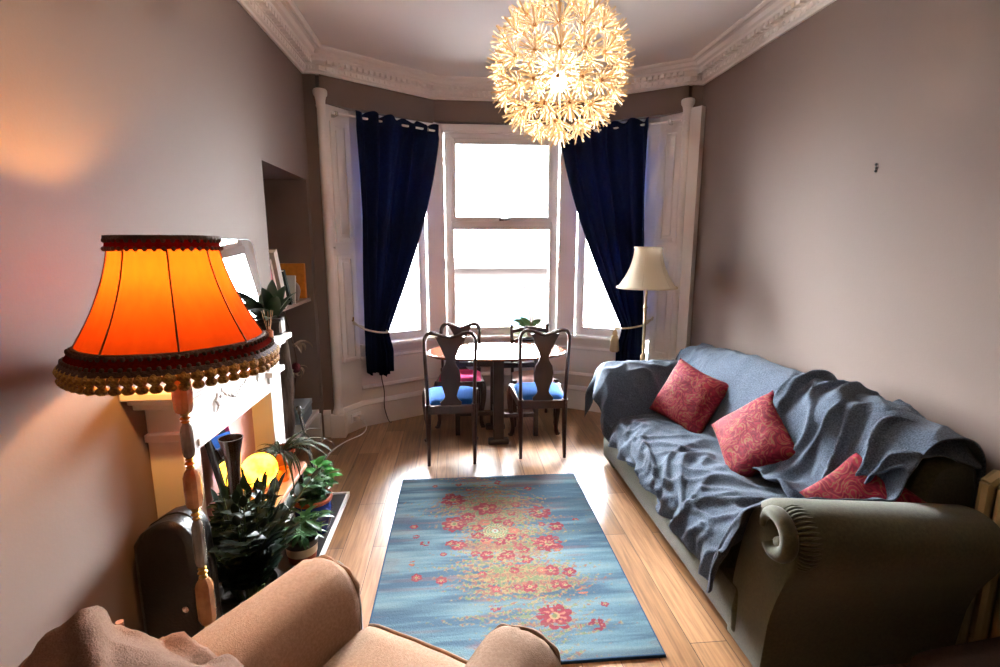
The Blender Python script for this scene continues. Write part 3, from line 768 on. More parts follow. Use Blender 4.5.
for s, yi in ((-1, 1.735), (1, 3.215)):
    pr = [(p.x, p.y) for p in crom([(a, b_, 0) for a, b_ in arm_profile(s, yi)], 3)]
    n = len(pr); cyy = yi+s*.2; czz = .42
    vs = []; xs = [(1.085,.90),(1.092,.955),(1.106,.985),(1.125,1.0),(1.5,1.0),(1.85,1.0)]
    for x, k in xs:
        for y, z in pr:
            zz = z if z < .3 else z - (z-.3)/.43*.075*max(0,(x-1.15)/.82)
            vs.append((x, cyy+(y-cyy)*k, .05+(zz-.05)*(1 if k == 1 else .5+.5*k)))
    fs = []
    for i in range(len(xs)-1):
        for k in range(n): fs.append((i*n+k, i*n+(k+1)%n, (i+1)*n+(k+1)%n, (i+1)*n+k))
    fs.append(tuple(range(n))); fs.append(tuple((len(xs)-1)*n+k for k in range(n-1,-1,-1)))
    a = MB().add(vs, fs, TS).build('arm', M_olive, so, smooth=60)
    # padded facing: comes up the front, over the top and curls in to a small knob
    c0 = Vector((1.086, yi+s*.272, .622))
    pts = []
    for k in range(30):
        t = k/29; an = PI*(1.02 - 1.75*t); rr = .088-.048*t**1.2
        pts.append((1.080-.012*t, c0.y+s*rr*math.cos(an), c0.z+rr*math.sin(an)*1.0))
    m_ = len(pts)
    MB().tube(pts, [.010+.018*min(1,k/8) for k in range(m_)], 12, M=TS).ball((1.080, c0.y+s*.012, c0.z-.028), .034, 16, 12, (.6,1,1), TS).build('scroll', M_olive, a, smooth=80)
    pl = MB()
    for k in range(24):
        an = PI*(.86 - 1.15*k/23); r0 = .106
        p_ = [(x, c0.y+s*r_*math.cos(an), c0.z+r_*math.sin(an)*.98) for x, r_ in ((1.094,.088),(1.106,r0-.006),(1.128,r0+.002),(1.16,r0-.002))]
        pl.tube(p_, [.003,.006,.005,.001], 6, M=TS)
    pl.build('gathered_trim', M_olive, a)
for x in (1.17, 1.88):
    for y in (1.62, 3.32):
        MB().lathe([(.02,0),(.026,.02),(.03,.055),(0,.055)], 14, Matrix.Translation(rel((x,y,0)))).build('foot', M_darkw, so)

# ---- throws
def nz(x, y, z=0): return noise.noise((x, y, z))
def ridge(x, y, z=0): return 1-abs(2*abs(nz(x, y, z))-0)*1.6
def throw_template(y, za=None):
    """profile (x,z) from behind the back, over it, along the seat and down the front."""
    hump = .03*math.exp(-((y-2.9)/.42)**4) + .038*math.exp(-((y-2.1)/.38)**4)
    far = sstep(2.7, 3.5, y)
    hem = .27 + .035*math.sin(y*3.1) + .05*nz(y*3, 1.7) 
    P = [(1.965,.70),(1.955,.80),(1.90,.875+hump*.5-.03*far),(1.82,.895+hump-.05*far),(1.74,.87+hump-.05*far),(1.66,.78+hump*.6-.03*far),(1.60,.62),(1.555,.50),(1.49,.462),(1.36,.468),(1.22,.462),(1.12,.44),(1.07,.405),(1.048,.35),(1.045,hem)]
    if za is not None:
        Q = []
        for i, (x, z) in enumerate(P):
            if i <= 5: Q.append((x, max(z, za) if i < 5 else max(z-.02, za)))
            elif i <= 11: Q.append((x if i > 6 else x+.02, za))
            elif i == 12: Q.append((x-.02, za-.02))
            elif i == 13: Q.append((x-.032, za-.11))
            else: Q.append((x-.035, max(.30, za-.19-.06*nz(y*7, 3))))
        P = Q
    return P
bpath = []
for y, z in ((1.585,.672),(1.615,.655),(1.65,.60),(1.675,.53)): bpath.append((y, z))
for k in range(15): bpath.append((1.72+ (3.12-1.72)*k/14, None))
for y, z in ((3.16,None),(3.195,.53),(3.235,.62),(3.285,.692),(3.345,.735),(3.43,.750),(3.52,.735),(3.575,.68),(3.592,.58),(3.585,.47)): bpath.append((y, z))
rows = []
for y, za in bpath:
    pf = crom([(x, 0, z) for x, z in throw_template(y, za)], 10)
    rows.append([(p.x, y, p.z) for p in pf])
NB = 150; na = len(rows[0])
dense = []
for j in range(na):
    dense.append(crom([r[j] for r in rows], 8))
nb = len(dense[0])
def throw_pt(j, i):
    p = dense[j][i]; a = j/(na-1)
    x, y, z = p
    # soft long wrinkles running diagonally over the seat, deeper near the hem
    wr = 0
    s = sstep(.42, .95, a)
    ax = a*1.25                                    # rough arc length in metres
    if y < 3.2:
        wx, wy = ax + .10*nz(y*2.2, ax*2, 4), y + .10*nz(y*2, ax*2.5, 9)
        loc = math.exp(-((y-2.5)/.5)**2)*sstep(.5,.78,a)
        r1 = max(0, 1-abs(nz(wx*7+wy*5, wy*2.4-wx*2, 1))*2.6)
        r2 = max(0, 1-abs(nz(wx*4-wy*9, wy*3+wx*5, 6))*2.6)
        wr += .040*r1**2*loc + .020*r2**2*(.25+.75*s)*sstep(.40,.55,a)
        wr += .030*max(0, 1-abs(nz(y*4+ax*3, ax*1.2, 14))*2.2)**2*(1-sstep(.30,.46,a))*.5
        if y < 2.2 : wr += .022*max(0, 1-abs((y-1.98)-.55*(a-.72))/.035)*sstep(.5,.6,a)*(1-sstep(.85,.95,a))
    else:
        wr += .018*max(0, 1-abs(nz(x*6+y*3, y*7-x*3, 3))*2.4)**2
    wr += .005*nz(x*13, y*13, 2) + .012*nz(x*3.5, y*3.5, 5)*(.4+.6*s)
    x -= wr*.8*sstep(.80,.92,a)
    if a > .88:                                   # hanging hem folds
        k = sstep(.88, 1, a)
        x -= k*(.016 + .016*math.sin(y*23 + 5*nz(y*2.3, 0)) + .012*math.sin(y*51+2))
    if y > 3.5: y += .012*math.sin(x*30)*sstep(3.5,3.56,y)
    return (x, y, z + wr*(1 if a < .88 else .3))
m = MB()
vs = [throw_pt(j, i) for j in range(na) for i in range(nb)]
fs = [(j*nb+i, j*nb+i+1, (j+1)*nb+i+1, (j+1)*nb+i) for j in range(na-1) for i in range(nb-1)]
th = m.add(vs, fs).build('throw_blanket', M_wool, None, smooth=180, solid=.006)
tag(th, 'large blue grey wool throw over the sofa seat, cushions and far arm', 'throw')
# second throw: bunched over the near half of the back, hanging ragged over the near end
def throw2(u, v):
    # u along y (near -> far), v from the rear over the top and down the front
    y = 1.585 + .77*u
    hem = 1 - .0
    e0 = .13*(1-u)
    P = throw_template(max(y, 1.7))
    pf = [(1.99,.72),(1.98,.82),(1.915,.895),(1.83,.925),(1.74,.905),(1.66,.825),(1.60,.67),(1.545,.535),(1.44,.515)]
    # drop off past the near end of the sofa back
    vv = v*(.60+.40*sstep(0,.35,u)+.06*nz(u*9,4))
    k = vv*(len(pf)-1); i = min(int(k), len(pf)-2); t = k-i
    a, b_ = pf[max(i-1,0)], pf[i]; c_, d_ = pf[i+1], pf[min(i+2, len(pf)-1)]
    def cr(q): return .5*((2*b_[q])+(c_[q]-a[q])*t+(2*a[q]-5*b_[q]+4*c_[q]-d_[q])*t*t+(3*b_[q]-a[q]-3*c_[q]+d_[q])*t**3)
    x, z = cr(0), cr(1)
    fold = sstep(0,1,.5+.5*math.sin(18*u+7*v+3*nz(u*3,v*3)))**3
    z += .022*fold*sstep(.12,.35,u) + .016*nz(u*7, v*6, 3); x -= .014*fold*sstep(.3,.8,v)
    r1 = max(0, 1-abs(nz(u*4.5+v*3, v*2.5-u*3, 21))*2.5)**2
    z += .035*r1; x -= .03*r1*sstep(.3,.6,v)
    z -= .085*(1-sstep(.05,.55,u))*(1-.5*v)
    if u > .95: z -= .012*(u-.95)/.05
    if u < .12: z -= .05*(1-u/.12)**2
    return (x, y + .03*nz(v*6, 2)*(1-u), z)
t2 = MB().grid(90, 60, throw2).build('throw_blanket', M_wool, None, smooth=180, solid=.007)
tag(t2, 'rumpled blue grey throw hanging over the near end of the sofa back', 'throw')
# ---- cushions
def cushion(loc, rot, w, h, d, label, m):
    t_ = MB()
    def face(sgn):
        def fn(u, v):
            a = -1+2*u; b = -1+2*v
            e = max(0, (1-a*a)*(1-b*b))
            pinch = 1 - .09*(1-abs(a)**1.5)*abs(b)**6
            pin2 = 1 - .09*(1-abs(b)**1.5)*abs(a)**6
            return (a*w/2*pin2, b*h/2*pinch, sgn*d/2*e**.42*(1+.12*nz(a*2+sgn, b*2, w)) )
        return fn
    t_.grid(26, 26, face(1)).grid(26, 26, face(-1))
    o = t_.build('cushion', m, None, smooth=60); o.location = loc; o.rotation_euler = rot
    return tag(o, label, 'cushion', None)
def face_rot(nrm, upang):
    """euler so local z = nrm, local y leans to world up, spun by upang."""
    z = Vector(nrm).normalized(); up = Vector((0,0,1)); y = (up - z*up.dot(z)).normalized(); x = y.cross(z)
    M = Matrix((x, y, z)).transposed()
    return (M @ Matrix.Rotation(upang, 3, 'Z')).to_euler()
cushion((1.48, 2.97, .635), face_rot((-.75,-.45,.45), R(-14)), .42, .40, .15, 'red and gold brocade cushion against the far arm of the sofa', M_red)
cushion((1.50, 2.30, .63), face_rot((-.80,-.20,.55), R(-38)), .40, .38, .14, 'red and gold brocade cushion in the middle of the sofa', M_red)
cushion((1.60, 1.70, .60), face_rot((-.62,-.50,.60), R(-32)), .33, .31, .11, 'red and gold cushion half sunk behind the near sofa arm', M_red)
# ================================================================== ARMCHAIR
HD = R(-31)
ac = thing('armchair', 'armchair in a loose beige cover in the foreground facing the rug', 'armchair', (-.135, 1.25, 0), HD)
# local: faces +y, x to its right
def arm_cover(sx):
    """rolled arm with the cotton cover drawn over it."""
    ys = [-.74,-.6,-.45,-.3,-.15,-.05,-.0,.025,.035]
    ks = [1,1,1,1,1,1,.985,.94,.85]
    ring = []
    prof = [(.10,.10),(.105,.3),(.10,.44),(.115,.52),(.13,.57),(.11,.625),(.06,.655),(.0,.662),(-.05,.645),(-.085,.60),(-.10,.54),(-.10,.42),(-.10,.1)]
    pf = crom([(a,0,z) for a, z in prof], 4)
    vs = []; n = len(pf)
    for y, k in zip(ys, ks):
        for q, p in enumerate(pf):
            wob = .006*nz(q*.5, y*6, sx) + .004*nz(q*.9, y*13, sx+3)
            vs.append((sx*(.31 + (p.x)*k + (wob if 0 < q < n-1 else 0)), y, .36+(p.z-.36)*k + wob))
    fs = [(i*n+k, i*n+k+1, (i+1)*n+k+1, (i+1)*n+k) for i in range(len(ys)-1) for k in range(n-1)]
    fs.append(tuple((len(ys)-1)*n+k for k in range(n))); fs.append(tuple(range(n)))
    return MB().add(vs, fs)
for sx in (-1, 1):
    a = arm_cover(sx).build('arm', M_beige, ac, smooth=60)
    fr = MB()                                   # olive front scroll showing where the cover stops
    pf = [(.10,.10),(.10,.46),(.115,.54),(.105,.60),(.06,.632),(.0,.64),(-.05,.62),(-.08,.58),(-.09,.5),(-.09,.10)]
    fr.prism([(sx*(.31+a_*.94), z*.985) for a_, z in pf], .03, .055, 'y'); fr.build('front_panel', M_olive, a, bevel=.012)['label'] = 'olive green front of the arm left bare by the cover'
    hm = MB(); pts = crom([(sx*(.31+a_*.98), .032+.006*math.sin(i*2.1), z) for i, (a_, z) in enumerate(pf)], 5)
    pts = [Vector((p.x, p.y+.003*math.sin(i*.9), p.z)) for i, p in enumerate(pts)]
    hm.tube(pts, [.007+.0015*math.sin(i*1.3) for i in range(len(pts))], 7); hm.build('cover_hem', M_beige, a)
MB().box((-.36,-.74,.06),(.36,-.02,.32)).build('base', M_beige, ac, bevel=.02)
def acs(u, v):
    """top of the seat, slightly crowned, with the cover pulled into shallow creases."""
    a = -1+2*u; b = -1+2*v
    return (a*.228, -.60+.665*v + .012*(1-a*a)*(1 if v > .5 else 0), .445+.018*(1-a**4)*(1-b**4)+.006*nz(u*5, v*5)-.02*max(0,v-.93)/.07-.012*max(0,abs(a)-.93)/.07)
def acs_low(u, v):
    p = acs(u, v); return (p[0], p[1]-.004, .32)
n_ = 24; top = [acs(i/(n_-1), j/(n_-1)) for j in range(n_) for i in range(n_)]; low = [acs_low(i/(n_-1), j/(n_-1)) for j in range(n_) for i in range(n_)]
ring = [i for i in range(n_)] + [j*n_+n_-1 for j in range(1,n_)] + [(n_-1)*n_+i for i in range(n_-2,-1,-1)] + [j*n_ for j in range(n_-2,0,-1)]
fs = [(j*n_+i, j*n_+i+1, (j+1)*n_+i+1, (j+1)*n_+i) for j in range(n_-1) for i in range(n_-1)]
fs += [(ring[k], ring[(k+1)%len(ring)], n_*n_+ring[(k+1)%len(ring)], n_*n_+ring[k]) for k in range(len(ring))]
MB().add(top+low, fs).build('seat_cushion', M_beige, ac, smooth=60, bevel=.012)
pts = [acs(t, 1) for t in np.linspace(.02,.98,14)]
MB().tube([(p[0], p[1]+.002, p[2]+.0) for p in pts], .006, 8).build('piping', M_beige, ac)
def acb(u, v):
    """padded back with a rounded top."""
    a = -1+2*u; an = PI*v
    w_ = .36*(1-.05*abs(math.cos(an)))
    y = -.61 + .115*math.cos(an); z = .66+.235*math.sin(an)**.6*(1-.10*abs(a)**3)
    return (a*w_, y - .05*(z-.4), z)
bk = MB().grid(28, 24, acb)
bk.box((-.34,-.74,.08),(.34,-.51,.68)); bk.build('back', M_beige, ac, smooth=60)
for x in (-.32,.32):
    for y in (-.68,-.06): MB().lathe([(.02,0),(.028,.06),(0,.06)], 12, Matrix.Translation((x,y,0))).build('foot', M_darkw, ac)
# knitted throw over the back, its folds spilling on to the arm
Mac = Matrix.Translation((-.135,1.25,0)) @ Matrix.Rotation(HD, 4, 'Z')
def knit(u, v):
    # u across the back from left to right, v from behind over the top and down inside
    a = -.47 + .72*u
    an = PI*(1.10 - 1.20*v)
    y = -.615 + .142*math.cos(an) ; z = (.63 + .25*max(0,math.sin(an))**.6) - (0 if math.sin(an) > 0 else .35*min(1,-math.sin(an)*3))
    if an < 0: z -= .0
    side = sstep(.30, .47, -a)
    z -= .20*side; a = max(a, -.40-.0*side); 
    f = sstep(0,1,.5+.5*math.sin(19*v + 11*u + 3*nz(u*3,v*4)))**3
    z += .026*f*sstep(.15,.45,v) + .024*max(0,1-abs(nz(u*4+v*5, v*3-u*4, 8))*2.4)**2 + .02*nz(u*5, v*5, 7)
    y += .03*f*sstep(.4,.8,v)
    return Mac @ Vector((a, y - .05*(z-.4), z))
kn = MB().grid(60, 60, knit).build('knitted_throw', M_brown, None, smooth=180, solid=.01)
tag(kn, 'brown knitted throw bunched over the back of the beige armchair', 'throw')

# ================================================================== RED STANDARD LAMP
LP = Vector((-.812, 1.505, 0))
rl = thing('floor_lamp', 'standard lamp with a glowing orange fringed shade and onyx stem beside the armchair', 'floor lamp', LP)
M_shade = cloth_trans('orange_silk_shade', '#8f3a20', '#8f3a0d', .50, var='#7c2c12', vscale=40, vstretch=(1,1,.1))
M_braid = cloth_trans('maroon_braid', '#6a1d16', '#c22c18', .45, var='#3c1410', vscale=150)
M_dbraid = mat('brown_braid_edge', '#4c3424', .85, bump=.6, bscale=120)
M_gold = mat('gold_bobble_yarn', '#c08a34', .7, var='#7d5420', vscale=120, bump=.8, bscale=160)
zt_, zb_ = 1.624, 1.288
def shr(z):
    t = max(0, (zt_-z)/(zt_-zb_))
    return .1275 + .013*t + .117*t**1.75
NR = 8
def panel_mod(a, z):
    k = (a/(2*PI)*NR + .35) % 1
    return 1 - .022*math.sin(PI*k)
prof = [(shr(z), z) for z in np.linspace(zb_, zt_, 22)]
sh = MB().lathe(prof, 96, cap=False, mod=panel_mod).build('lamp_shade', M_shade, rl, smooth=80)
for k in range(NR):
    a = 2*PI*(k-.35)/NR
    MB().tube([((shr(z)+.0015)*math.cos(a), (shr(z)+.0015)*math.sin(a), z) for z in np.linspace(zb_, zt_, 14)], .0022, 6).build('shade_rib', M_dbraid, sh)
def band(name, z0, z1, m, off=.003, th=.004, parent=sh):
    ps = [(shr(z0)+off, z0), (shr(z0)+off+th, z0+.001), (shr(z1)+off+th, z1-.001), (shr(z1)+off, z1), (shr(z1)+off-.003, z1), (shr(z0)+off-.003, z0), (shr(z0)+off, z0)]
    return MB().lathe(ps, 96, cap=False, mod=panel_mod).build(name, m, parent, smooth=30)
band('braid', zt_-.035, zt_-.008, M_braid); band('braid', zb_+.008, zb_+.04, M_braid)
band('braid_edge', zt_-.010, zt_+.002, M_dbraid, .005, .006); band('braid_edge', zb_-.004, zb_+.010, M_dbraid, .005, .006); band('braid_edge', zb_+.036, zb_+.046, M_dbraid, .004, .004)
for zc, n_, sg in ((zt_-.012, 40, -1), (zt_-.034, 40, 1), (zb_+.036, 76, -1), (zb_+.012, 76, 1)):   # looped picot edge of the braid
    pm = MB()
    for k in range(n_):
        a = 2*PI*k/n_; r_ = (shr(zc)+.008)*panel_mod(a, zc)
        pm.ball((r_*math.cos(a), r_*math.sin(a), zc), .0062, 7, 5, (1,1,1.1))
    pm.build('picot', M_dbraid, sh)
tsc = Matrix.Scale(1.0, 4)
tm = MB().lathe([(.0,.006),(.006,.004),(.013,-.002),(.0165,-.010),(.0150,-.018),(.009,-.023),(.008,-.026),(.0135,-.031),(.0145,-.039),(.010,-.045),(0,-.046)], 10, tsc, mod=lambda a, z: 1+.06*math.sin(a*5)).mesh('tassel', M_gold, 50)
for k in range(54):
    a = 2*PI*k/54; r_ = (shr(zb_)+.004)*panel_mod(a, zb_)
    child('tassel', tm, sh, (r_*math.cos(a), r_*math.sin(a), zb_-.002))
fr = MB()                                       # wire spider carrying the shade
for k in range(3):
    a = 2*PI*k/3; fr.tube([(0,0,1.56), (.05*math.cos(a),.05*math.sin(a),1.575), (shr(zt_)*.97*math.cos(a), shr(zt_)*.97*math.sin(a), zt_-.004)], .002, 6)
fr.build('shade_carrier', M_brass, rl)
# stem: turned onyx drums between brass collars
MB().lathe([(.115,0),(.12,.012),(.115,.03),(.10,.045),(.05,.06),(.03,.09),(.018,.11),(0,.11)], 40).build('base', M_brass, rl)
def drum(z0, z1, r, m):
    MB().lathe([(r*.55,z0),(r*.85,z0+.006),(r,z0+.02),(r*1.04,(z0+z1)/2),(r,z1-.025),(r*.8,z1-.01),(r*.5,z1),(0,z1)], 10).build('stem_drum', m, rl, smooth=25)
def collar(z0, z1, r=.016):
    h = z1-z0
    MB().lathe([(r*.55,z0),(r*.8,z0+h*.15),(r*.5,z0+h*.3),(r*.95,z0+h*.5),(r*.5,z0+h*.7),(r*.8,z0+h*.85),(r*.55,z1),(0,z1)], 20).build('collar', M_brass, rl)
segs = [(.11,.14,'c'),(.14,.36,'m'),(.36,.40,'c'),(.40,.56,'o'),(.56,.60,'c'),(.60,.76,'m2'),(.76,.80,'c'),(.80,.93,'o2'),(.93,.965,'c'),(.965,1.075,'m'),(1.075,1.105,'c'),(1.105,1.225,'o'),(1.225,1.26,'c')]
for z0, z1, k in segs:
    if k == 'c': collar(z0, z1)
    elif k == 'm' or k == 'm2': drum(z0, z1, .017, M_marble)
    elif k == 'o2': drum(z0, z1, .024, M_onyx)
    else: drum(z0, z1, .026, M_onyx)
MB().lathe([(.008,1.25),(.008,1.42),(.02,1.425),(.02,1.465),(.014,1.475),(0,1.475)], 16).build('bulb_holder', M_brass, rl)
BULB1 = glow('warm_bulb', '#ffb458', 1200)
b1_ = MB().ball((0,0,1.512), .030, 16, 12, (1,1,1.25)).build('bulb', glass_pane('clear_lamp_glass'), rl); MB().ball((0,0,1.512), .020, 16, 12, (1,1,1.2)).build('filament', BULB1, b1_)

# ================================================================== CREAM STANDARD LAMP
cl = thing('floor_lamp', 'cream standard lamp, unlit, between the right curtain and the sofa', 'floor lamp', (1.50, 3.83, 0))
M_cream = cloth_trans('cream_silk_shade', '#e3d8c0', '#e8dcc0', .35)
M_creamt = mat('cream_braid', '#d6c9ab', .8)
z1, z0 = 1.585, 1.27
def crf(z):
    t = max(0, (z1-z)/(z1-z0)); return .105+.02*t+.105*t**2.2
sh2 = MB().lathe([(crf(z), z) for z in np.linspace(z0, z1, 16)], 64, cap=False, mod=lambda a, z: 1-.02*math.sin(PI*((a/(2*PI)*6) % 1))).build('lamp_shade', M_cream, cl, smooth=80)
for z in (z0, z1-.006): MB().lathe([(crf(z)-.002,z-.004),(crf(z)+.004,z-.004),(crf(z)+.004,z+.008),(crf(z)-.002,z+.008),(crf(z)-.002,z-.004)], 64, cap=False).build('shade_trim', M_creamt, sh2)
for k in range(6):
    a = 2*PI*k/6; MB().tube([((crf(z)+.001)*math.cos(a),(crf(z)+.001)*math.sin(a),z) for z in np.linspace(z0,z1,10)], .002, 5).build('shade_rib', M_creamt, sh2)
MB().lathe([(.14,0),(.14,.015),(.10,.03),(.04,.045),(.025,.08),(.012,.1),(0,.1)], 32).build('base', M_brass, cl)
MB().lathe([(.010,.1),(.012,.5),(.02,.51),(.012,.53),(.028,.55),(.032,.60),(.03,.64),(.014,.66),(.022,.68),(.022,.72),(.01,.74),(.014,.80),(.010,.82),(.010,.98),(.016,.99),(.010,1.0),(.010,1.10),(.018,1.11),(.010,1.13),(.010,1.26),(.016,1.27),(.016,1.32),(0,1.32)], 16).build('pole', mat('brass_and_cream_stem', '#b9a27a', .35, metal=.6), cl)
MB().lathe([(.02,.505),(.034,.53),(.036,.60),(.024,.64),(.012,.65)], 20).build('stem_vase', mat('cream_onyx', '#e0cf9e', .3), cl)
MB().tube([(0,0,1.3),(.0,0,1.56)], .003, 6).tube([(-.105,0,1.575),(.105,0,1.575)], .0025, 6).tube([(0,-.105,1.575),(0,.105,1.575)], .0025, 6).build('shade_carrier', M_brass, cl)

# ================================================================== PENDANT
PC = Vector((.405, 2.02, 2.258))
pn = thing('pendant_lamp', 'large round pendant of pale dandelion flowers hanging from the ceiling', 'pendant lamp', PC)
M_petal = cloth_trans('pale_birch_strip', '#f0e4cc', '#f2dfbb', .42)
M_hub = mat('tan_hub', '#b98550', .6)
M_ps = mat('clear_stem', '#d8c9a8', .4)
RB = .275
def flower_mesh():
    m = MB(); rnd = random.Random(2)
    r0 = RB*.80                                   # hub distance from the centre
    for ring, (n, tilt, ln) in enumerate(((13, 66, .058), (6, 36, .062))):
        for k in range(n):
            a = 2*PI*(k+.5*ring)/n; t = R(tilt+rnd.uniform(-3,3))
            d = Vector((math.sin(t)*math.cos(a), math.sin(t)*math.sin(a), math.cos(t)))
            s = Vector((-math.sin(a), math.cos(a), 0)); u = d.cross(s)
            b = Vector((0,0,r0)); l = ln*rnd.uniform(.92,1.06)
            st = [(0,.0009),(.35,.0014),(.8,.0026),(1,.0033)]
            vs = []; 
            for f, w_ in st:
                c_ = b + d*(l*f) + Vector((0,0,1))*(.006*f*f)
                for sx, sy in ((-1,-1),(1,-1),(1,1),(-1,1)):
                    vs.append(c_ + s*(w_*sx) + u*(.0006*sy))
            fs = []
            for i in range(3):
                for q in range(4): fs.append((i*4+q, i*4+(q+1)%4, (i+1)*4+(q+1)%4, (i+1)*4+q))
            fs.append((12,13,14,15)); m.add(vs, fs)
    return m.mesh('paper_flower', M_petal, 0)
fm = flower_mesh()
hm_ = MB().ball((0,0,RB*.80), .0085, 10, 6).mesh('hub', M_hub, 60)
smm = MB().tube([(0,0,.05),(0,0,RB*.80)], .0011, 5).mesh('stem', M_ps, 60)
dirs_ = []
for lat in (-90,-67,-45,-22.5,0,22.5,45,67,90):
    n = max(1, round(16*math.cos(R(lat)))) if abs(lat) < 89 else 1
    if lat == 90: continue
    for k in range(n):
        lo = 2*PI*(k+.25*(int(lat/22.5) % 2))/n + .2
        dirs_.append(Vector((math.cos(R(lat))*math.cos(lo), math.cos(R(lat))*math.sin(lo), math.sin(R(lat)))))
for i, d in enumerate(dirs_):
    q = Vector((0,0,1)).rotation_difference(d) @ Quaternion((0,0,1), i*1.7)
    f = child('paper_flower', fm, pn, quat=q)
    child('hub', hm_, f); child('stem', smm, f)
MB().lathe([(0,-.010),(.009,-.010),(.010,.03),(.014,.06),(.014,.10),(.004,.12)], 20).build('bulb_holder', M_upvc, pn)
cage = MB()
for lat in (-40, 0, 40):
    r_ = .05*math.cos(R(lat)); z = .05*math.sin(R(lat))
    cage.tube([(r_*1.3*math.cos(2*PI*k/24), r_*1.3*math.sin(2*PI*k/24), z*1.6) for k in range(24)], .0016, 5, closed=True)
cage.build('wire_core', M_steel, pn)
BULB2 = glow('pendant_filament_glow', '#ffe9d4', 17500)
bl = MB().ball((0,0,-.045), .030, 20, 14, (1,1,1.2)).build('bulb', glass_pane('clear_bulb_glass', glow_=14), pn)
MB().ball((0,0,-.045), .004, 12, 8, (1,1,1.2)).build('filament', BULB2, bl)
MB().tube([(0,0,.11),(0,0,3.0-PC.z-.03)], .004, 8).build('cord', M_upvc, pn)
MB().lathe([(.05,3.0-PC.z),(.05,3.0-PC.z-.015),(.03,3.0-PC.z-.035),(0,3.0-PC.z-.04)], 24).build('ceiling_rose', M_upvc, pn)
# ================================================================== PLANTS
def leaf(m, base, dirv, up, L, W, curl=.2, fold=.15, nseg=6, tip=1.0):
    """one blade added to builder m: base point, direction, upward normal, length, width."""
    d = Vector(dirv).normalized(); n = (Vector(up) - d*Vector(up).dot(d))
    if n.length < 1e-4: n = d.orthogonal()
    n.normalize(); s = d.cross(n)
    vs = []; p = Vector(base); seg = L/nseg
    for i in range(nseg+1):
        t = i/nseg
        w_ = W*(math.sin(PI*min(1, t**.75*1.0))**.8 if 0 < t < 1 else .03)*.5
        vs += [p - s*w_ + n*(w_*fold*2), p.copy(), p + s*w_ + n*(w_*fold*2)]
        q = Matrix.Rotation(-curl*1.6/nseg, 3, s)
        d = (q @ d); n = (q @ n); p = p + d*seg
    fs = []
    for i in range(nseg):
        for k in range(2): fs.append((i*3+k, i*3+k+1, (i+1)*3+k+1, (i+1)*3+k))
    m.add(vs, fs)
def pot_prof(r0, r1, h, lip=.012, th=.008):
    return [(0,.004),(r0*.9,.0),(r0,.004),(r0+(r1-r0)*.5,h*.5),(r1,h-lip*1.6),(r1+.006,h-lip*1.5),(r1+.007,h),(r1-th*.6,h),(r1-th,h-.012),(r1-th,h*.8),(0,h*.8)]
def plant(name, label, cat, loc):
    return thing(name, label, cat, loc)
# ZZ plant, dark, nearest the red lamp
zz = plant('zz_plant', 'big dark bushy potted plant behind the beige armchair arm, beside the lamp stem', 'plant', (-.87, 1.94, .0))
M_dpot = mat('charcoal_pot', '#26211f', .5)
MB().lathe(pot_prof(.085,.115,.22), 32).build('pot', M_dpot, zz); MB().lathe([(.104,.178),(.05,.186),(0,.188)], 24).build('soil', M_soil, zz)
rnd = random.Random(21); lf = MB(); sm = MB()
for k in range(44):
    a = rnd.uniform(0, 2*PI); lean = rnd.uniform(.08, .75) if k > 7 else rnd.uniform(0,.3)
    if math.cos(a) > .1: lean *= .62; L = rnd.uniform(.32, .47)
    b = Vector((.05*math.cos(a), .05*math.sin(a), .185)); o = Vector((math.cos(a), math.sin(a), 0))
    pts = [b + o*(L*lean*t*(.5+.6*t)) + Vector((0,0,L*t*(1-.30*lean*t))) for t in np.linspace(0,1,9)]
    if min(p.x for p in pts) < -.15: 
        pts = [Vector((max(p.x,-.15+.02*p.z), p.y, p.z)) for p in pts]
    sm.tube(pts, [.007-.005*i/8 for i in range(9)], 6)
    for i in range(2, 17):
        t = i/17; f = t*8; j = min(int(f), 7); p = pts[j].lerp(pts[j+1], f-j); td = (pts[j+1]-pts[j]).normalized()
        sd = td.cross(Vector((0,0,1))); 
        if sd.length < .1: sd = Vector((-math.sin(a), math.cos(a), 0))
        sd.normalize(); sd = sd if i % 2 else -sd
        ll = .085*(1-.35*abs(t-.45)*2)*rnd.uniform(.85,1.15)
        leaf(lf, p, sd*.8+td*.65+Vector((0,0,rnd.uniform(-.1,.25))), Vector((0,0,1))+o*rnd.uniform(-.4,.4), ll*1.15, ll*.56, .25, .18, 4)
    leaf(lf, pts[-1], pts[-1]-pts[-2], o*-1, .07, .03, .1)
sm.build('stems', M_stem, zz); lf.build('foliage', M_leaf, zz, smooth=60)
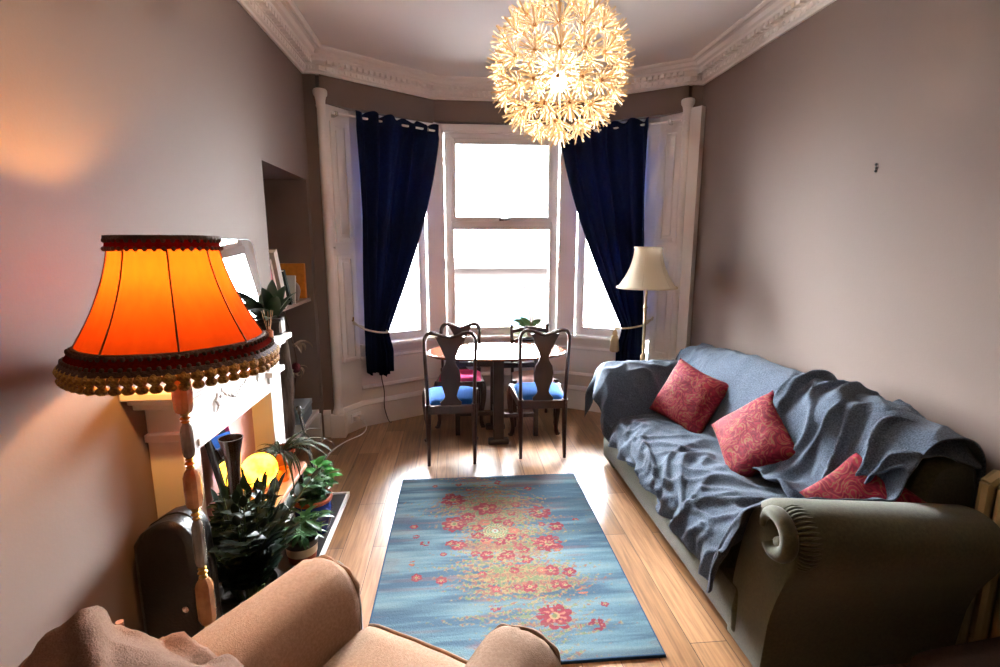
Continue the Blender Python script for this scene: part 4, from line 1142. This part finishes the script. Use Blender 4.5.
def bushy(t, rnd, r, z0, n, h, spread, LL, WW, mtl, per=9, mtl2=None, nb=0):
    lf = MB(); sm = MB(); l2 = MB()
    for k in range(n):
        a = rnd.uniform(0,2*PI); le = rnd.uniform(.1,1)*spread; hh = h*rnd.uniform(.6,1)
        b = Vector((r*rnd.uniform(0,.8)*math.cos(a), r*rnd.uniform(0,.8)*math.sin(a), z0)); e = b + Vector((le*math.cos(a), le*math.sin(a), hh))
        mid = b.lerp(e,.5) + Vector((0,0,hh*.12)); pts = crom([b, mid, e], 4); sm.tube(pts, [.004-.0025*i/(len(pts)-1) for i in range(len(pts))], 5)
        tgt = l2 if k < nb else lf
        for q in range(per):
            f = (.25+.75*q/(per-1))*(len(pts)-1); j = min(int(f), len(pts)-2); p = pts[j].lerp(pts[j+1], f-j)
            an = a + q*2.4; d = Vector((math.cos(an), math.sin(an), rnd.uniform(.1,.8)))
            leaf(tgt, p, d, (0,0,1), LL*rnd.uniform(.7,1.15), WW*rnd.uniform(.8,1.1), .5, .15, 5)
    sm.build('stems', M_stem, t); lf.build('foliage', mtl, t, smooth=60)
    if mtl2: l2.build('new_shoots', mtl2, t, smooth=60)['label'] = 'fresh bright green shoots'
bp_ = plant('potted_plant', 'leafy green plant in the cobalt blue glazed pot at the window end of the hearth', 'plant', (-.81, 2.66, .018))
M_cob = mat('cobalt_glaze', '#20377f', .2, var='#182a63', vscale=8, coat=.5)
MB().lathe([(0,.004),(.07,0),(.078,.006),(.098,.08),(.105,.14),(.098,.175),(.094,.185)] , 32, cap=False).build('pot', M_cob, bp_)
MB().lathe([(.094,.183),(.104,.188),(.106,.205),(.099,.212),(.090,.208),(.086,.17)], 32, cap=False).build('pot_rim', M_terra, bp_)
MB().lathe([(.088,.172),(.04,.178),(0,.18)], 24).build('soil', M_soil, bp_)
rnd = random.Random(5)
bushy(bp_, rnd, .07, .175, 20, .17, .12, .075, .034, M_leafm, 8)
sh_ = MB(); stm = MB()
for (x, y, z, L, a) in ((.02,.06,.36,.09,1.3),(.05,.05,.30,.10,.2),(.07,.02,.29,.11,-.1),(.0,.04,.32,.08,2.6),(.04,.07,.33,.07,.9)):
    stm.tube(crom([(.01,.01,.178),(x*.6,y*.6,z*.75),(x,y,z)],4), .003, 5)
    for q in (-.9, 0, .9): leaf(sh_, (x,y,z), (math.cos(a+q), math.sin(a+q), .5 if q else .9), (0,0,1), L, .045, .5, .15)
stm.build('shoot_stems', M_stem, bp_); sh_.build('new_shoots', M_leafb, bp_, smooth=60)['label'] = 'bright green new shoots'
sp_ = plant('potted_plant', 'small leafy plant in a cream and rust banded pot at the edge of the hearth', 'plant', (-.80, 2.40, .018))
MB().lathe([(0,.004),(.06,0),(.066,.006),(.070,.045)], 32, cap=False).build('pot', M_terra, sp_)
MB().lathe([(.070,.044),(.0735,.046),(.0765,.088),(.075,.09)], 32, cap=False).build('pot_band', mat('cream_glaze', '#d9c3a4', .45), sp_)['label'] = 'cream band round the pot'
MB().lathe([(.075,.089),(.079,.092),(.081,.118),(.074,.122),(.068,.112),(.066,.09)], 32, cap=False).build('pot_rim', mat('dark_glaze', '#2a2220', .4), sp_)
MB().lathe([(.068,.098),(.03,.102),(0,.103)], 24).build('soil', M_soil, sp_)
bushy(sp_, random.Random(8), .05, .10, 13, .13, .09, .10, .028, M_leafm, 6)
# low wooden bench across the opening with things on it
BZ = .44
bn = thing('bench', 'low pinkish wooden bench lit by the glowing globe in front of the fireplace opening', 'bench', (-.94, 2.34, 0))
M_bench = mat('pink_brown_wood', '#b57a5c', .45, var='#9d6549', vscale=9, stretch=(1,.1,1))
pr = [(-.13,-.31),(.10,-.31),(.122,-.27),(.122,.27),(.10,.31),(-.05,.31),(-.05,.33),(-.05,.31),(-.13,.31)]
MB().prism([(-.045,-.31),(.10,-.31),(.122,-.28),(.122,.28),(.10,.31),(-.045,.31)], BZ-.025, BZ).build('top', M_bench, bn, bevel=.004)
for y in (-.26, .26):
    for x in (-.02, .095): MB().box((x-.012,y-.012,.018),(x+.012,y+.012,BZ-.025)).build('leg', M_black, bn, bevel=.002)
spd = plant('spider_plant', 'drooping grassy plant in a terracotta pot on the wooden bench', 'plant', (-.925, 2.56, BZ))
MB().lathe(pot_prof(.050,.066,.11), 32).build('pot', M_terra, spd); MB().lathe([(.058,.088),(.03,.093),(0,.094)], 24).build('soil', M_soil, spd)
rnd = random.Random(31); lf = MB()
for k in range(60):
    a = rnd.uniform(0, 2*PI); L = rnd.uniform(.16,.32); 
    if math.cos(a) < -.2: L *= .5
    leaf(lf, (.02*math.cos(a), .02*math.sin(a), .09), (math.cos(a)*.75, math.sin(a)*.75, rnd.uniform(.6,1.6)), (-math.cos(a)*.3,-math.sin(a)*.3,1), L, .014, rnd.uniform(.9,1.6), .25, 8)
lf.build('foliage', mat('olive_grassy_leaf', '#252c18', .6, var='#343d20', vscale=15, spec=.2), spd, smooth=60)
# glowing globe, tealight, vase, framed mirror
gl = thing('globe_lamp', 'round yellow glowing globe lamp on the wooden bench', 'lamp', (-.95, 2.34, BZ))
GL = bpy.data.materials.new('lit_amber_globe'); GL.use_nodes = True
_n = GL.node_tree.nodes; _l = GL.node_tree.links; _n.remove(_n['Principled BSDF'])
_e = _n.new('ShaderNodeEmission'); _e.inputs[1].default_value = 5
_t = _n.new('ShaderNodeTexCoord'); _z = _n.new('ShaderNodeTexNoise'); _z.inputs['Scale'].default_value = 14; _z.inputs['Detail'].default_value = 4
_r = _n.new('ShaderNodeValToRGB'); _r.color_ramp.elements[0].color = rgb('#f58a12'); _r.color_ramp.elements[1].color = rgb('#ffcf3f'); _r.color_ramp.elements[0].position=.35; _r.color_ramp.elements[1].position=.6
_l.new(_t.outputs['Object'], _z.inputs['Vector']); _l.new(_z.outputs['Fac'], _r.inputs['Fac']); _l.new(_r.outputs['Color'], _e.inputs[0]); _l.new(_e.outputs[0], _n['Material Output'].inputs[0])
gm = MB(); gm.ball((0,0,.098), .082, 28, 18, (1,1,.98)); gm.build('globe', GL, gl, smooth=80)
MB().lathe([(.04,0),(.046,.006),(.042,.018),(.03,.024),(0,.022)], 24).build('base', M_bench, gl)
tl = thing('tealight_holder', 'small orange glass tealight holder beside the glowing globe', 'candle holder', (-.875, 2.43, BZ))
MB().lathe([(0,.003),(.026,0),(.031,.01),(.033,.04),(.03,.062),(.027,.062),(.029,.04),(.026,.012),(0,.01)], 24).build('glass', mat('orange_glass', '#e0702a', .15, var='#f09a3a', vscale=30, coat=.5), tl)
MB().lathe([(.02,.010),(.02,.026),(0,.026)], 18).build('candle', M_cream if False else mat('candle_wax', '#f0e2c4', .5), tl)
vs_ = tag(MB().lathe([(0,.003),(.035,0),(.04,.006),(.034,.06),(.027,.14),(.026,.2),(.032,.27),(.045,.325),(.048,.335),(.044,.335),(.029,.27),(.02,.2),(0,.19)], 28).build('vase', mat('dark_brown_glaze', '#241a17', .25, coat=.4)), 'tall dark flared vase standing in front of the small leaning mirror', 'vase')
vs_.location = (-.945, 2.07, BZ); vs_.scale = (1,1,1.1)
mr = thing('mirror', 'small dark framed mirror leaning inside the fireplace opening behind the vase', 'mirror', (-1.0, 2.228, BZ), 0)
mr.rotation_euler = (R(0), R(-11), R(0))
MB().box((-.024,-.095,0),(-.0,.095,.36)).build('frame', M_black, mr, bevel=.004)
MB().box((-.0,-.083,.015),(.004,.083,.348)).build('glass', M_mirror, mr)
# little things on the hearth
pc = tag(MB().ball((0,0,.028), .03, 12, 10, (1,1,.9)).ball((.05,.02,.022), .024, 10, 8).ball((.015,.055,.02), .022, 10, 8).build('glass_pebbles', mat('dark_plum_glass', '#2c1d33', .12, coat=.6)), 'cluster of dark plum glass pebbles on the hearth between the pots', 'ornament')
pc.location = (-.88, 2.49, .018)
rod = thing('poker', 'slim black fire iron with a bright steel edge leaning by the terracotta pot', 'fire iron', (-.79, 2.80, .018))
dv = Vector((-.12, .06, .62))
MB().tube([(0,0,0), dv], .009, 8).build('shaft', M_black, rod); MB().tube([Vector((.010,-.006,.02)), dv*.98+Vector((.010,-.006,0))], .0045, 6).build('edge', M_steel, rod)
MB().tube([dv, dv*1.03], .013, 10).ball(tuple(dv*1.05), .016, 10, 8).build('knob', M_black, rod)

# ================================================================== ON THE MANTEL SHELF
MZ = 1.116
bm_ = thing('mirror', 'large frameless mirror leaning on the left wall above the mantel, partly behind the orange shade', 'mirror', (-1.03, 2.42, MZ), 0)
bm_.rotation_euler = (0, R(-6.5), R(-2.5))
def rr_poly(w0, w1, h, r=.04):
    """mirror outline in (y,z), top corners rounded."""
    o = [(-w0, 0), (w0, 0)]
    for k in range(7):
        a = PI/2*k/6; o.append((w1-r+r*math.cos(a), h-r+r*math.sin(a)))
    for k in range(7):
        a = PI/2+PI/2*k/6; o.append((-w1+r+r*math.cos(a), h-r+r*math.sin(a)))
    return o
MB().prism(rr_poly(.37,.37,.52), -.012, .0, 'x').build('backing', M_black, bm_, bevel=.002)
MB().prism(rr_poly(.362,.362,.512), .0, .006, 'x').build('glass', M_mirror, bm_)
mp = plant('potted_plant', 'broad leaved green plant in a dark pot at the far end of the mantel', 'plant', (-.995, 2.80, MZ))
MB().lathe(pot_prof(.042,.05,.095), 28).build('pot', M_dpot, mp); MB().lathe([(.043,.074),(.02,.079),(0,.08)], 20).build('soil', M_soil, mp)
MB().box((.036,-.028,.015),(.052,.024,.085)).build('tag', mat('pale_card', '#cfc9bc', .6), mp, bevel=.002)['label'] = 'pale square panel on the side of the pot'
lf = MB()
for (a, el, L, W) in ((3.6,1.5,.17,.06),(2.6,1.2,.19,.065),(4.4,.9,.17,.06),(1.4,2.2,.20,.06),(.4,1.8,.16,.055),(5.4,1.6,.18,.06),(.9,1.1,.15,.055),(2.0,3,.22,.06),(4.9,2.6,.21,.058),(5.0,.5,.15,.05)):
    dx, dy = math.cos(a)*.6, math.sin(a)
    leaf(lf, (.012*math.cos(a),.012*math.sin(a),.078), (dx, dy, el*1.2), (-dx,-dy,.4), L*1.25, W*1.15, .45, .2, 8)
lf.build('foliage', mat('deep_green_leaf', '#2c4a2a', .35, var='#1c3220', vscale=10), mp, smooth=60)
df = thing('reed_diffuser', 'small reed diffuser bottle with wooden sticks on the mantel', 'diffuser', (-.972, 2.66, MZ))
MB().lathe([(0,.002),(.02,0),(.022,.004),(.022,.045),(.01,.055),(.010,.07),(.007,.07),(.007,.055),(0,.05)], 20).build('bottle', mat('amber_bottle_glass', '#8f5a3c', .15, coat=.5), df)
for k in range(5):
    a = k*1.3; MB().tube([(0,0,.01), (.028*math.cos(a), .034*math.sin(a), .15)], .0016, 5).build('reed', mat('reed_wood', '#b98a5e', .7) if k == 0 else bpy.data.materials['reed_wood'], df)

# ================================================================== THE NICHE
M_shelf = mat('brown_shelf_board', '#7b5a45', .5)
tag(MB().box((XL-.355, NY0+.004, 1.165), (XL-.02, NY1-.004, 1.19)).build('niche_shelf', M_shelf, bevel=.002), 'upper brown shelf in the wall niche holding the leaning books', 'shelf')
tag(MB().box((XL-.355, NY0+.004, .255), (XL+.0, NY1-.055, .285)).build('niche_shelf', M_white, bevel=.003), 'low white shelf near the floor of the wall niche', 'shelf')
tag(MB().box((0,0,0),(.30,.04,.27)).build('document_box', mat('orange_card', '#d98a2c', .6, var='#c97a24', vscale=30), None, bevel=.003, loc=(XL-.345, NY1-.05, 1.19)), 'orange card folder standing against the far side of the niche', 'folder')
def book(label, loc, rot, w_, t_, h_, c, pages='#e3dccb'):
    b = thing('book', label, 'book', loc); b.rotation_euler = rot; b['group'] = 'books leaning in the niche'
    cm = mat('book_cover_'+c.strip('#'), c, .55)
    MB().box((0,-t_/2,0),(w_,-t_/2+.003,h_)).box((0,t_/2-.003,0),(w_,t_/2,h_)).box((w_-.003,-t_/2,0),(w_,t_/2,h_)).build('cover', cm, b)
    MB().box((.006,-t_/2+.003,.004),(w_-.003,t_/2-.003,h_-.004)).build('pages', mat('book_pages_'+c.strip('#'), pages, .8), b)
book('thin red book leaning at the near end of the niche shelf', (XL-.2, 3.34, 1.19), (R(20),0,0), .17, .035, .33, '#b2283a')
book('pale pink book next to the red one on the niche shelf', (XL-.2, 3.385, 1.19), (R(20),0,0), .17, .03, .34, '#d8b9ae')
book('thick grey cream book leaning highest on the niche shelf', (XL-.21, 3.45, 1.19), (R(21),0,0), .20, .065, .40, '#b9aa98')
book('dark green book leaning in front of the grey one in the niche', (XL-.20, 3.60, 1.19), (R(27),0,0), .18, .035, .27, '#22332c')
book('white slim book leaning towards the orange folder in the niche', (XL-.19, 3.66, 1.19), (R(-14),0,0), .17, .022, .20, '#d9d2c6')
vz = tag(MB().lathe([(0,.003),(.04,0),(.05,.02),(.062,.07),(.055,.11),(.032,.14),(.036,.155),(.03,.155),(.026,.14),(0,.12)], 24).build('jug', mat('dusky_glaze', '#8c7468', .4)), 'round dusky jug in front of the orange folder in the niche', 'jug')
vz.location = (XL-.10, 3.86, 1.19)
lg = MB(); rnd = random.Random(4)
def bark(u, v):
    a = 2*PI*u; z = .0+.80*v
    r = (.070-.018*v)*(1+.16*math.sin(a*3+v*4)+.12*noise.noise((math.cos(a)*2, math.sin(a)*2, v*5)))
    return (r*math.cos(a)+.03*math.sin(v*2.6), r*math.sin(a)+.04*v, z)
lg.grid(28, 30, bark, closeu=True); lg.add([bark(i/28,1) for i in range(28)], [tuple(range(28))]).add([bark(i/28,0) for i in range(28)], [tuple(range(27,-1,-1))])
lo = tag(lg.build('driftwood_log', M_bark), 'tall grey brown driftwood log standing on the low niche shelf', 'log'); lo.location = (XL-.10, 3.42, .285)
bx = thing('storage_box', 'pale blue grey cardboard box on the low niche shelf', 'box', (XL-.12, 3.78, .285), R(4))
MB().box((-.10,-.13,0),(.10,.13,.10)).build('body', mat('blue_grey_card', '#8f9fb0', .6), bx, bevel=.003); MB().box((-.105,-.135,.085),(.105,.135,.125)).build('lid', mat('pale_blue_card', '#a9b8c6', .6), bx, bevel=.003)
dfw = thing('dried_flower', 'dried flower with a dark red head and curly dry petals hanging in the niche', 'dried flower', (XL-.06, 3.70, .69))
sm = MB(); sm.tube(crom([(-.05,-.02,.47),(-.03,-.02,.35),(-.0,.0,.16),(.0,.01,0),(-.03,-.02,-.2),(-.06,-.03,-.40)],5), .004, 6); sm.build('stem', M_bark, dfw)
MB().ball((0,0,.02), .035, 14, 10, (1,1,1.1)).build('flower_head', mat('dark_red_petals', '#5d1420', .8, bump=1, bscale=60), dfw)
lf = MB(); rnd = random.Random(12)
for k in range(16):
    a = rnd.uniform(0,2*PI); e = rnd.uniform(-.8,1.2); leaf(lf, (0,0,.02), (math.cos(a), math.sin(a), e), (0,0,1), rnd.uniform(.07,.13), .018, rnd.uniform(1,2.2), .2, 7)
lf.build('dry_petals', mat('dry_straw', '#a58f7a', .8), dfw, smooth=60); lf = MB()
for (y, z, s) in ((-.03,.27,1),(.02,.29,1.2),(.05,.24,1)): leaf(lf, (0,0,.17), (.5, y*20, 1.4), (0,0,1), .14*s, .05, 1.4, .3, 7)


lf.build('dry_bract', bpy.data.materials['dry_straw'], dfw, smooth=60)
# ================================================================== BLACK CASE, ORCHID, FOOTSTOOL, RADIATOR
cs = thing('instrument_case', 'black leather instrument case standing against the left wall beside the lamp stem', 'case', (-.998, 1.70, 0), R(-2)); cs.scale = (.9,1,1)
def case_poly(k=1.0, dz=0):
    o = [(-.105,.0),(.105,.0),(.115,.03),(.112,.45)]
    for i in range(9): 
        a = PI*.5*i/8; o.append((.02+.085*math.cos(a), .58+.10*math.sin(a)))
    o += [(-.02,.672),(-.085,.635),(-.112,.60),(-.115,.45),(-.115,.03)]
    return [(x*k, .34+(z-.34)*k+dz) for x, z in o]
m = MB(); m.prism(case_poly(), -.07, .075, 'y'); m.build('body', M_leather, cs, bevel=.02, smooth=60)
MB().prism(case_poly(1.012), .0, .012, 'y').build('zip_band', M_black, cs, bevel=.003)
MB().tube(crom([(.112,-.02,.40),(.14,-.02,.43),(.14,-.02,.51),(.112,-.02,.54)],5), .009, 8).build('handle', M_leather, cs)
MB().lathe([(.012,0),(.012,.004),(.005,.006),(0,.006)], 12, Matrix.Translation((.06,-.07,.36)) @ Matrix.Rotation(R(90),4,'X')).build('stud', M_steel, cs)
og = plant('orchid', 'potted white orchid on the windowsill between the two right hand chairs', 'orchid', (.715, 4.705, ZS+.005))
MB().lathe([(0,.003),(.035,0),(.038,.005),(.052,.085),(.055,.095),(.048,.095),(.044,.08),(0,.075)], 24).build('pot', mat('pale_pink_pot', '#dcc3bd', .4), og)
lf = MB()
for (a, e, L) in ((2.9,.55,.19),(2.5,.9,.15),(.4,.7,.14),(-.3,.9,.11),(3.4,.3,.13)): leaf(lf, (0,0,.085), (math.cos(a), math.sin(a)*.4, e), (0,-.8,.6), L, .06, .4, .2, 7)
lf.build('leaves', mat('orchid_leaf', '#3f6b3a', .4), og, smooth=60)
st_ = MB(); fl_ = MB()
for pts, in (([(0,0,.085),(-.015,.0,.22),(-.045,.0,.36),(-.06,-.01,.46),(-.085,-.02,.48)],), ([(.01,0,.085),(.02,.0,.22),(.01,0,.32),(.005,-.01,.40),(-.01,-.02,.43)],)):
    st_.tube(crom([Vector(p) for p in pts], 6), .0045, 6)
    for q, t in enumerate((2, 3, 4)):
        c = Vector(pts[t]) + Vector((.0,-.02,-.01))
        for k in range(5):
            a = 2*PI*k/5+.3+q; leaf(fl_, c, (math.cos(a), -.25, math.sin(a)), (0,-1,0), .033, .03, .2, .05, 4)
st_.build('flower_stems', mat('orchid_stem', '#5c5338', .6), og); fl_.build('flowers', cloth_trans('white_pink_petal', '#e9cfd4', '#e6bfc8', .35), og, smooth=60)
ft = thing('footstool', 'low dark brown upholstered footstool beside the near sofa arm', 'footstool', (1.70, 1.17, 0), R(6))
def pad(u, v):
    a = -1+2*u; b = -1+2*v; e = max(0,(1-abs(a)**8)*(1-abs(b)**8)); return (a*.24, b*.17, .22+.09*e**.4)
MB().grid(20,20,pad).build('cushion', mat('dark_brown_cord', '#3d2c24', .9, var='#33241d', vscale=80, bump=.3, bscale=200), ft, smooth=80)
MB().box((-.235,-.165,.08),(.235,.165,.225)).build('frame', mat('dark_brown_side', '#33251f', .85), ft, bevel=.01)
for x in (-.2,.2):
    for y in (-.13,.13): MB().lathe([(.014,0),(.022,.08),(0,.08)], 12, Matrix.Translation((x,y,0))).build('leg', M_darkw, ft)
rd = thing('radiator', 'old cream column radiator on the right wall behind the near end of the sofa', 'radiator', (XR-.02, 1.15, 0))
M_rad = mat('cream_radiator_enamel', '#a8986f', .4)
for k in range(10):
    y = .36-.062*k
    s_ = MB()
    for x in (-.10, -.035):
        s_.tube(crom([(x,y,.10),(x,y,.2),(x,y,.5),(x,y,.70),(x,y,.76)],3), .022, 8)
    s_.tube([(-.10,y,.755),(-.0675,y,.785),(-.035,y,.755)], .024, 8).tube([(-.10,y,.10),(-.0675,y,.085),(-.035,y,.10)], .024, 8)
    if k in (0, 9): s_.box((-.115,y-.018,0),(-.02,y+.018,.1))
    s_.build('column', M_rad, rd)
MB().tube([(-.0675,.37,.13),(-.0675,-.22,.13)], .018, 8).tube([(-.0675,.37,.72),(-.0675,-.22,.72)], .018, 8).build('pipe', M_rad, rd)
MB().tube([(-.0675,.37,.13),(-.0675,.42,.13),(-.0675,.42,0)], .010, 8).lathe([(.02,.12),(.022,.15),(.014,.19),(0,.19)],12,Matrix.Translation((-.0675,.42,0))).build('valve', M_brass, rd)
stick = MB().tube([(0,0,0),(.05,.12,.30)], .012, 8).tube([(.03,.0,0),(.10,.09,.26)], .010, 8)
for i, (loc, dv, lab) in enumerate((((-1.02,1.36,0),(.03,.02,.52),'longer pale wooden stick leaning behind the armchair back'),((-.95,1.37,0),(-.04,.03,.44),'shorter pale wooden stick crossing behind the armchair back'))):
    o = tag(MB().tube([(0,0,0), dv], [.014,.011], 8).build('wooden_stick', M_bench), lab, 'stick'); o.location = loc

# ================================================================== OUTSIDE
GZ = -2.6
struct('ground', MB().box((-60,5.2,GZ-.2),(60,16,GZ)), mat('pale_paving', '#d9d7d5', .9, var='#cfcdcb', vscale=2))
struct('ground_road', MB().box((-60,16,GZ-.3),(60,90,GZ-.1)), mat('dark_asphalt', '#333231', .9, var='#2c2b2a', vscale=2))
ow = thing('brick_garage', 'low flat roofed brick building across the street, seen through the middle window', 'building', (0, 23, GZ-.1))
M_brick = bpy.data.materials.new('faded_red_brick'); M_brick.use_nodes = True
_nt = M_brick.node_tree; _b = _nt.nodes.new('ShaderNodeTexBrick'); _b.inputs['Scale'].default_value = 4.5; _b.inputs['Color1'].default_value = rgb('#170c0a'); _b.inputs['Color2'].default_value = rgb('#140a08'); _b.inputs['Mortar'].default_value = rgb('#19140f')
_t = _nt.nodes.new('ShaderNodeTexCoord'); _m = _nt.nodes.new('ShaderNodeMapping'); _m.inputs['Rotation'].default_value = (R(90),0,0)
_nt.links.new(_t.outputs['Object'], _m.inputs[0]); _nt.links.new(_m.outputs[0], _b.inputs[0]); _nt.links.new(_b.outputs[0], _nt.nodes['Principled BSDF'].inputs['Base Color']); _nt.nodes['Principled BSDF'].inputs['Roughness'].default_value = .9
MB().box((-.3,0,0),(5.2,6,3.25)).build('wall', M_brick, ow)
MB().box((-.5,-.25,3.25),(5.4,6.2,3.55)).build('roof', mat('dark_roof_edge', '#1c1b15', .9), ow)
MB().box((1.7,-.06,0),(3.4,.05,1.55)).build('door', mat('turquoise_paint', '#062734', .6), ow)['label'] = 'turquoise garage door'
MB().box((4.6,-.05,.9),(6.6,3,3.2)).build('dark_doorway', mat('grey_render', '#29272a', .9), ow)
def car(label, x, y, c, rz=0):
    t = thing('car', label, 'car', (x, y, GZ-.1), rz)
    body = [(-2.05,.35),(-2.1,.6),(-2.0,.82),(-1.3,.92),(1.05,.98),(1.95,.86),(2.1,.62),(2.08,.35)]
    cab = [(-1.35,.9),(-.75,1.38),(.55,1.42),(1.35,.95)]
    MB().prism(body, -.85, .85, 'y').build('body', c, t, bevel=.08)
    MB().prism(cab, -.74, .74, 'y').build('roof', c, t, bevel=.08)
    MB().prism([(-1.2,.93),(-.72,1.32),(.5,1.35),(1.15,.96)], -.76, .76, 'y').build('windows', mat('car_glass', '#2c343c', .1), t, bevel=.02)
    for xx in (-1.3, 1.3):
        for yy in (-.78, .78):
            MB().lathe([(0,-.1),(.33,-.1),(.33,.1),(0,.1)], 24, Matrix.Translation((xx,yy,.33)) @ Matrix.Rotation(R(90),4,'X')).lathe([(0,-.11),(.2,-.11),(.2,.11),(0,.11)], 16, Matrix.Translation((xx,yy,.33)) @ Matrix.Rotation(R(90),4,'X')).build('wheel', M_black, t)
M_car1 = mat('blue_grey_car_paint', '#2d3140', .25, coat=.6); M_car2 = mat('silver_car_paint', '#3a424d', .25, coat=.6); M_car3 = mat('pale_green_car_paint', '#2f3a34', .25, coat=.6)
car('grey blue car parked in the street below the middle window', .9, 15.0, M_car1); car('silver car parked in the street outside the right window', 5.4, 14.0, M_car2, R(8)); car('pale green car parked in the street outside the left window', -4.2, 14.5, M_car3, R(-6))
# unseen front of this room's tenement round the bay, added to shade the street
tf = MB()
tf.box((-25,4.7,GZ),(XL-.6,5.1,14)).box((XR+.4,4.7,GZ),(25,5.1,14)).box((XL-.6,4.7,H+.2),(XR+.4,5.1,14)).box((XL-.6,4.7,GZ),(XR+.4,5.0,-.1))
struct('wall_outside', tf, mat('sooty_sandstone', '#5d5148', .9))
rl_ = thing('railing', 'thin iron railing along the pavement outside the bay', 'railing', (0, 8.6, GZ))
MB().tube([(-5,0,1.72),(7,0,1.72)], .012, 6).tube([(-5,0,.2),(7,0,.2)], .012, 6).build('rail', M_black, rl_)
for k in range(60): MB().tube([(-5+.2*k,0,0),(-5+.2*k,0,1.8)], .008, 5).build('bar', M_black, rl_)
def tree(label, x, y, h, seed):
    t = thing('bare_tree', label, 'tree', (x, y, GZ)); rnd = random.Random(seed); tr = MB(); br = MB()
    tr.tube([(0,0,0),(.05,0,h*.4),(0,.05,h*.55)], [.22,.16,.12], 8)
    def grow(p, d, L, r, n):
        e = p + d*L; br.tube([p, p.lerp(e,.5)+Vector((rnd.uniform(-.1,.1)*L*.4,0,0)), e], [r, r*.8, r*.55], 5)
        if n:
            for _ in range(3):
                nd = (d + Vector((rnd.uniform(-.8,.8), rnd.uniform(-.8,.8), rnd.uniform(-.1,.6)))).normalized(); grow(e, nd, L*rnd.uniform(.6,.8), r*.55, n-1)
    for _ in range(4): grow(Vector((0,.05,h*.52)), Vector((rnd.uniform(-.7,.7), rnd.uniform(-.7,.7), .8)).normalized(), h*.2, .08, 3)
    tr.build('trunk', M_bark, t); br.build('branches', M_bark, t)
tree('bare winter tree beyond the street, left half of the middle window', -1.5, 34, 9, 3); tree('bare winter tree beyond the street, right half of the middle window', 4.5, 37, 10, 8)

# ================================================================== LIGHT AND CAMERA
SKY = 270
W = bpy.data.worlds.new('World'); S.world = W; W.use_nodes = True
bg = W.node_tree.nodes['Background']; bg.inputs[0].default_value = (.92,.96,1.0,1)
_n = W.node_tree.nodes; _l = W.node_tree.links            # overcast sky: much brighter overhead than at the horizon
_t = _n.new('ShaderNodeTexCoord'); _x = _n.new('ShaderNodeSeparateXYZ'); _r = _n.new('ShaderNodeMapRange')
_r.inputs[1].default_value = 0; _r.inputs[2].default_value = .95; _r.inputs[3].default_value = 24; _r.inputs[4].default_value = SKY
_l.new(_t.outputs['Generated'], _x.inputs[0]); _l.new(_x.outputs[2], _r.inputs[0]); _l.new(_r.outputs[0], bg.inputs[1])
cam = bpy.data.cameras.new('Camera'); co = bpy.data.objects.new('Camera', cam); COL.objects.link(co)
cam.sensor_width = 36; cam.sensor_fit = 'HORIZONTAL'; cam.lens = 18.0; cam.clip_start = .02; cam.clip_end = 300
co.location = (0,0,1.6); co.rotation_euler = (R(90-10.037), 0, R(-5.064))
S.camera = co
vs = S.view_settings; vs.view_transform = 'Standard'; vs.look = 'None'; vs.gamma = 1; vs.use_curve_mapping = False; vs.exposure = 1.0
S.display_settings.display_device = 'sRGB'
S.cycles.use_denoising = True; S.cycles.max_bounces = 10; S.cycles.diffuse_bounces = 5; S.cycles.glossy_bounces = 4; S.cycles.transparent_max_bounces = 16
S.cycles.sample_clamp_indirect = 6; S.cycles.caustics_reflective = False; S.cycles.caustics_refractive = False
